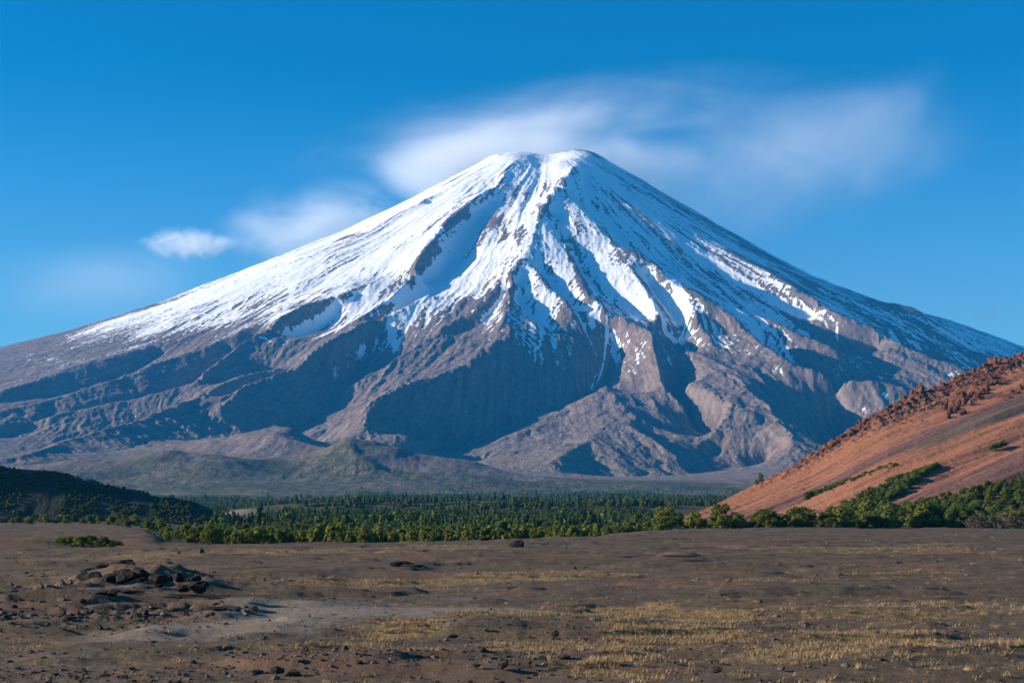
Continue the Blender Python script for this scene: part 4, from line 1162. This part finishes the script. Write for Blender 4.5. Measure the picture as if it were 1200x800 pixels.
# ---- dry grass and loose stones of the plain
t = NT('straw_grass')
oi = t.n('ShaderNodeObjectInfo').outputs['Random']
M_straw = t.done(t.ramp(t.math('ADD', t.math('MULTIPLY', oi, .0), t.math('ADD', t.math('MULTIPLY', t.noise(t.pos(), .7, 3), .6), t.math('MULTIPLY', t.attr('leaf'), .4))), [(.3, (.18, .115, .055)), (.5, (.36, .24, .115)), (.7, (.54, .38, .20))]), .8)
def tuft(seed, n=22):
    rs = np.random.RandomState(seed)
    a = rs.uniform(0, 6.28, n); lean = rs.uniform(.1, .9, n); h = rs.uniform(.5, 1.0, n)
    b = np.stack([rs.normal(0, .22, n), rs.normal(0, .22, n), np.zeros(n)], 1)
    tip = b + np.stack([np.cos(a) * lean * .6, np.sin(a) * lean * .6, h], 1)
    side = np.stack([-np.sin(a), np.cos(a), np.zeros(n)], 1) * .028
    co = np.stack([b - side, b + side, tip], 1).reshape(-1, 3)
    me = bpy.data.meshes.new('tuft')
    me.vertices.add(n * 3); me.vertices.foreach_set('co', co.astype(np.float32).ravel())
    me.loops.add(n * 3); me.loops.foreach_set('vertex_index', np.arange(n * 3, dtype=np.int32))
    me.polygons.add(n); me.polygons.foreach_set('loop_start', np.arange(n, dtype=np.int32) * 3); me.polygons.foreach_set('loop_total', np.full(n, 3, np.int32))
    at = me.attributes.new('leaf', 'FLOAT', 'POINT'); at.data.foreach_set('value', np.repeat(rs.rand(n), 3).astype(np.float32))
    me.materials.append(M_straw); me.update(calc_edges=True)
    return me
def plain_scatter(n, seed, d0=46, d1=400):
    rs = np.random.RandomState(seed)
    d = 1 / rs.uniform(1 / d1, 1 / d0, n) ; u_ = rs.uniform(-.375, .375, n)
    return u_ * d, d, rs
tufts = []
for i in range(3):
    x, y = plain_pt(560 + i * 40, 760 - i * 4)
    o = link('grass_tuft', tuft(81 + i)); o.location = (x, y, gz(x, y)); o.scale = (.3, .3, .28)
    tag(o, 'small dry straw grass tuft on the front of the plain', 'grass tuft', 'straw grass tufts'); tufts.append(o)
gx_, gy_, rs = plain_scatter(230000, 5)
g_, p_, r_ = plain_masks(gx_[None], gy_[None])
pr_ = np.clip(g_[0] - .18, 0, 1) ** 1.3
keep = rs.rand(len(gx_)) < pr_ * .75 + .01
gx_, gy_ = gx_[keep], gy_[keep]
gz_ = ground_z(gx_[None], gy_[None])[0]
gs_ = (.05 + .22 * rs.rand(len(gx_)) ** 1.8) * (1 + gy_ / 400)
scatter('dry_grass', np.stack([gx_, gy_, gz_ - .02], 1), np.stack([gs_ * 1.9, gs_ * 1.9, gs_], 1), tufts, 'straw coloured dry grass growing in bands on the plain', seedv=8)
print('tufts', len(gx_))
sx_, sy_, rs = plain_scatter(60000, 15)
g_, p_, r_ = plain_masks(sx_[None], sy_[None])
keep = rs.rand(len(sx_)) < .05 + np.clip(r_[0], 0, 1) * .7
sx_, sy_ = sx_[keep], sy_[keep]
ss_ = np.exp(rs.normal(-2.8, .5, len(sx_))) * (1 + sy_ / 300) * .9
sz_ = ground_z(sx_[None], sy_[None])[0]
small = [rock_mesh('clod', s, 1, .6, 4, .1) for s in (201, 202, 203)]
cl = []
for i, me in enumerate(small):
    me.materials.append(M_lava if i else M_pale)
    x, y = plain_pt(300 + i * 33, 770 + i * 3)
    o = link('stone', me); o.location = (x, y, gz(x, y)); o.scale = (.12, .12, .1)
    tag(o, 'fist sized loose stone on the front of the plain', 'rock', 'loose stones'); cl.append(o)
scatter('loose_stones', np.stack([sx_, sy_, sz_ + ss_ * .2], 1), np.stack([ss_ * 1.2, ss_ * 1.2, ss_], 1), cl, 'loose stones and clods strewn over the plain', seedv=9)
print('stones', len(sx_))
# ------------------------------------------------------------------ labels of rows: counted from the left
def nth(n):
    w_ = ['', 'first', 'second', 'third', 'fourth', 'fifth', 'sixth', 'seventh', 'eighth', 'ninth', 'tenth', 'eleventh', 'twelfth']
    if n < len(w_): return w_[n]
    return '%d%s' % (n, 'th' if 10 < n % 100 < 14 else {1: 'st', 2: 'nd', 3: 'rd'}.get(n % 10, 'th'))
by = {}
for o in C.objects:
    if o.get('category') and o.get('label'): by.setdefault(o['label'], []).append(o)
for lb, os_ in by.items():
    if 1 < len(os_) <= 220:
        os_.sort(key=lambda o: o.location.x / max(o.location.y, 1))
        for i, o in enumerate(os_):
            s_ = lb + ', ' + nth(i + 1) + ' from the left'
            if len(s_.split()) <= 16: o['label'] = s_
# ------------------------------------------------------------------ clouds and haze
def cloud_material(name, dens, scale, seed, stretch=(1, 1, 1), lo=.42, hi=.75, dist=0.6, edge=1.0):
    t = NT(name)
    tc = t.n('ShaderNodeTexCoord').outputs['Object']              # the body is a unit ball scaled on the object
    mp = t.n('ShaderNodeMapping', {'Vector': tc, 'Scale': stretch, 'Location': (seed, seed * .7, 0)}).outputs[0]
    nz = t.noise(mp, scale, 7, .62, dist)
    rad = t.n('ShaderNodeVectorMath', {0: tc}, operation='LENGTH').outputs['Value']
    nz2 = t.noise(mp, scale * .8, 3, .6, dist)
    rad = t.math('ADD', rad, t.math('MULTIPLY', nz2, .75))
    fall = t.math('POWER', t.step(rad, 1.0, max(.1, 1.0 - edge)), 1.2)
    v = t.math('MULTIPLY', t.math('MULTIPLY', t.step(nz, lo, hi), fall), dens)
    pv = t.n('ShaderNodeVolumePrincipled', {'Color': (.97, .97, .98, 1), 'Density': v, 'Anisotropy': .2})
    t.t.links.new(pv.outputs[0], t.out.inputs['Volume'])

    return t.m
def ball(name, seg=24, rings=12):
    bm = bmesh.new(); bmesh.ops.create_uvsphere(bm, u_segments=seg, v_segments=rings, radius=1.0)
    me = bpy.data.meshes.new(name); bm.to_mesh(me); bm.free(); return me
CLOUD_Y = 14600.0
def cloud(px, py, wpx, hpx, depth, roll, mat, label, y=CLOUD_Y):
    """px, py centre; wpx, hpx half sizes, all in photograph pixels at distance y"""
    k = y / F
    o = link('cloud', ball('cloud'), mat)
    o.location = ((px - CX) * k, y, CAMZ + (CY - py) * k)
    o.scale = (wpx * k, depth, hpx * k)
    o.rotation_euler = (0, R(roll), 0)
    tag(o, label, 'cloud')
    return o
cloud(630, 203, 350, 92, 1000, 0, cloud_material('cap_cloud_vapour', .0260, 1.9, 3.0, (1, 1, .42), .24, .64, 1.0, 1.0), 'bright flat cap cloud resting behind the volcano summit')
cloud(640, 148, 560, 100, 1000, -8, cloud_material('veil_cloud_vapour', .0052, 3.0, 7.0, (1, 1, .62), .32, .74, 1.1, 1.0), 'thin streaky cloud veil floating above the volcano summit', y=15400)
cloud(910, 195, 470, 160, 1000, -12, cloud_material('plume_cloud_vapour', .0052, 2.8, 12.0, (1.1, 1, .5), .26, .80, 1.2, 1.0), 'wide hazy cloud plume drifting right of the summit', y=15500)
cloud(378, 266, 220, 92, 800, -4, cloud_material('flank_cloud_vapour', .0115, 2.1, 21.0, (1, 1, .7), .34, .66, .9, 1.0), 'soft white cloud bank above the left snow slope')
cloud(226, 287, 112, 34, 500, 2, cloud_material('small_cloud_vapour', .034, 2.6, 30.0, (1.2, 1, .5), .38, .60, .8, 1.0), 'small bright white cloud alone in the left sky')
cloud(130, 330, 330, 110, 800, 0, cloud_material('faint_cloud_vapour', .0010, 1.6, 41.0, (1, 1, .6), .32, .65, .8, 1.0), 'faint misty cloud low in the left sky')
cloud(1160, 366, 60, 24, 400, 0, cloud_material('wisp_cloud_vapour', .0030, 1.6, 50.0, (1, 1, .7), .3, .6, .6, 1.0), 'tiny faint cloud wisp low in the right sky')

def build_haze():
    bm = bmesh.new(); bmesh.ops.create_cube(bm, size=1.0)
    me = bpy.data.meshes.new('haze'); bm.to_mesh(me); bm.free()
    t = NT('haze_air')
    pv = t.n('ShaderNodeVolumePrincipled', {'Color': HAZE_COL + (1,), 'Density': HAZE_D, 'Anisotropy': 0.0})
    t.t.links.new(pv.outputs[0], t.out.inputs['Volume'])
    o = link('haze', me, t.m)
    x0, x1, y0, y1, z0, z1 = -8200, 8200, -450, 13060, -60, 3080
    o.location = ((x0 + x1) / 2, (y0 + y1) / 2, (z0 + z1) / 2); o.scale = (x1 - x0, y1 - y0, z1 - z0)
    tag(o, 'thin blue air haze', kind='stuff')
HAZE_COL = (.03, .42, 1.0); HAZE_D = 2.5e-5
build_haze()
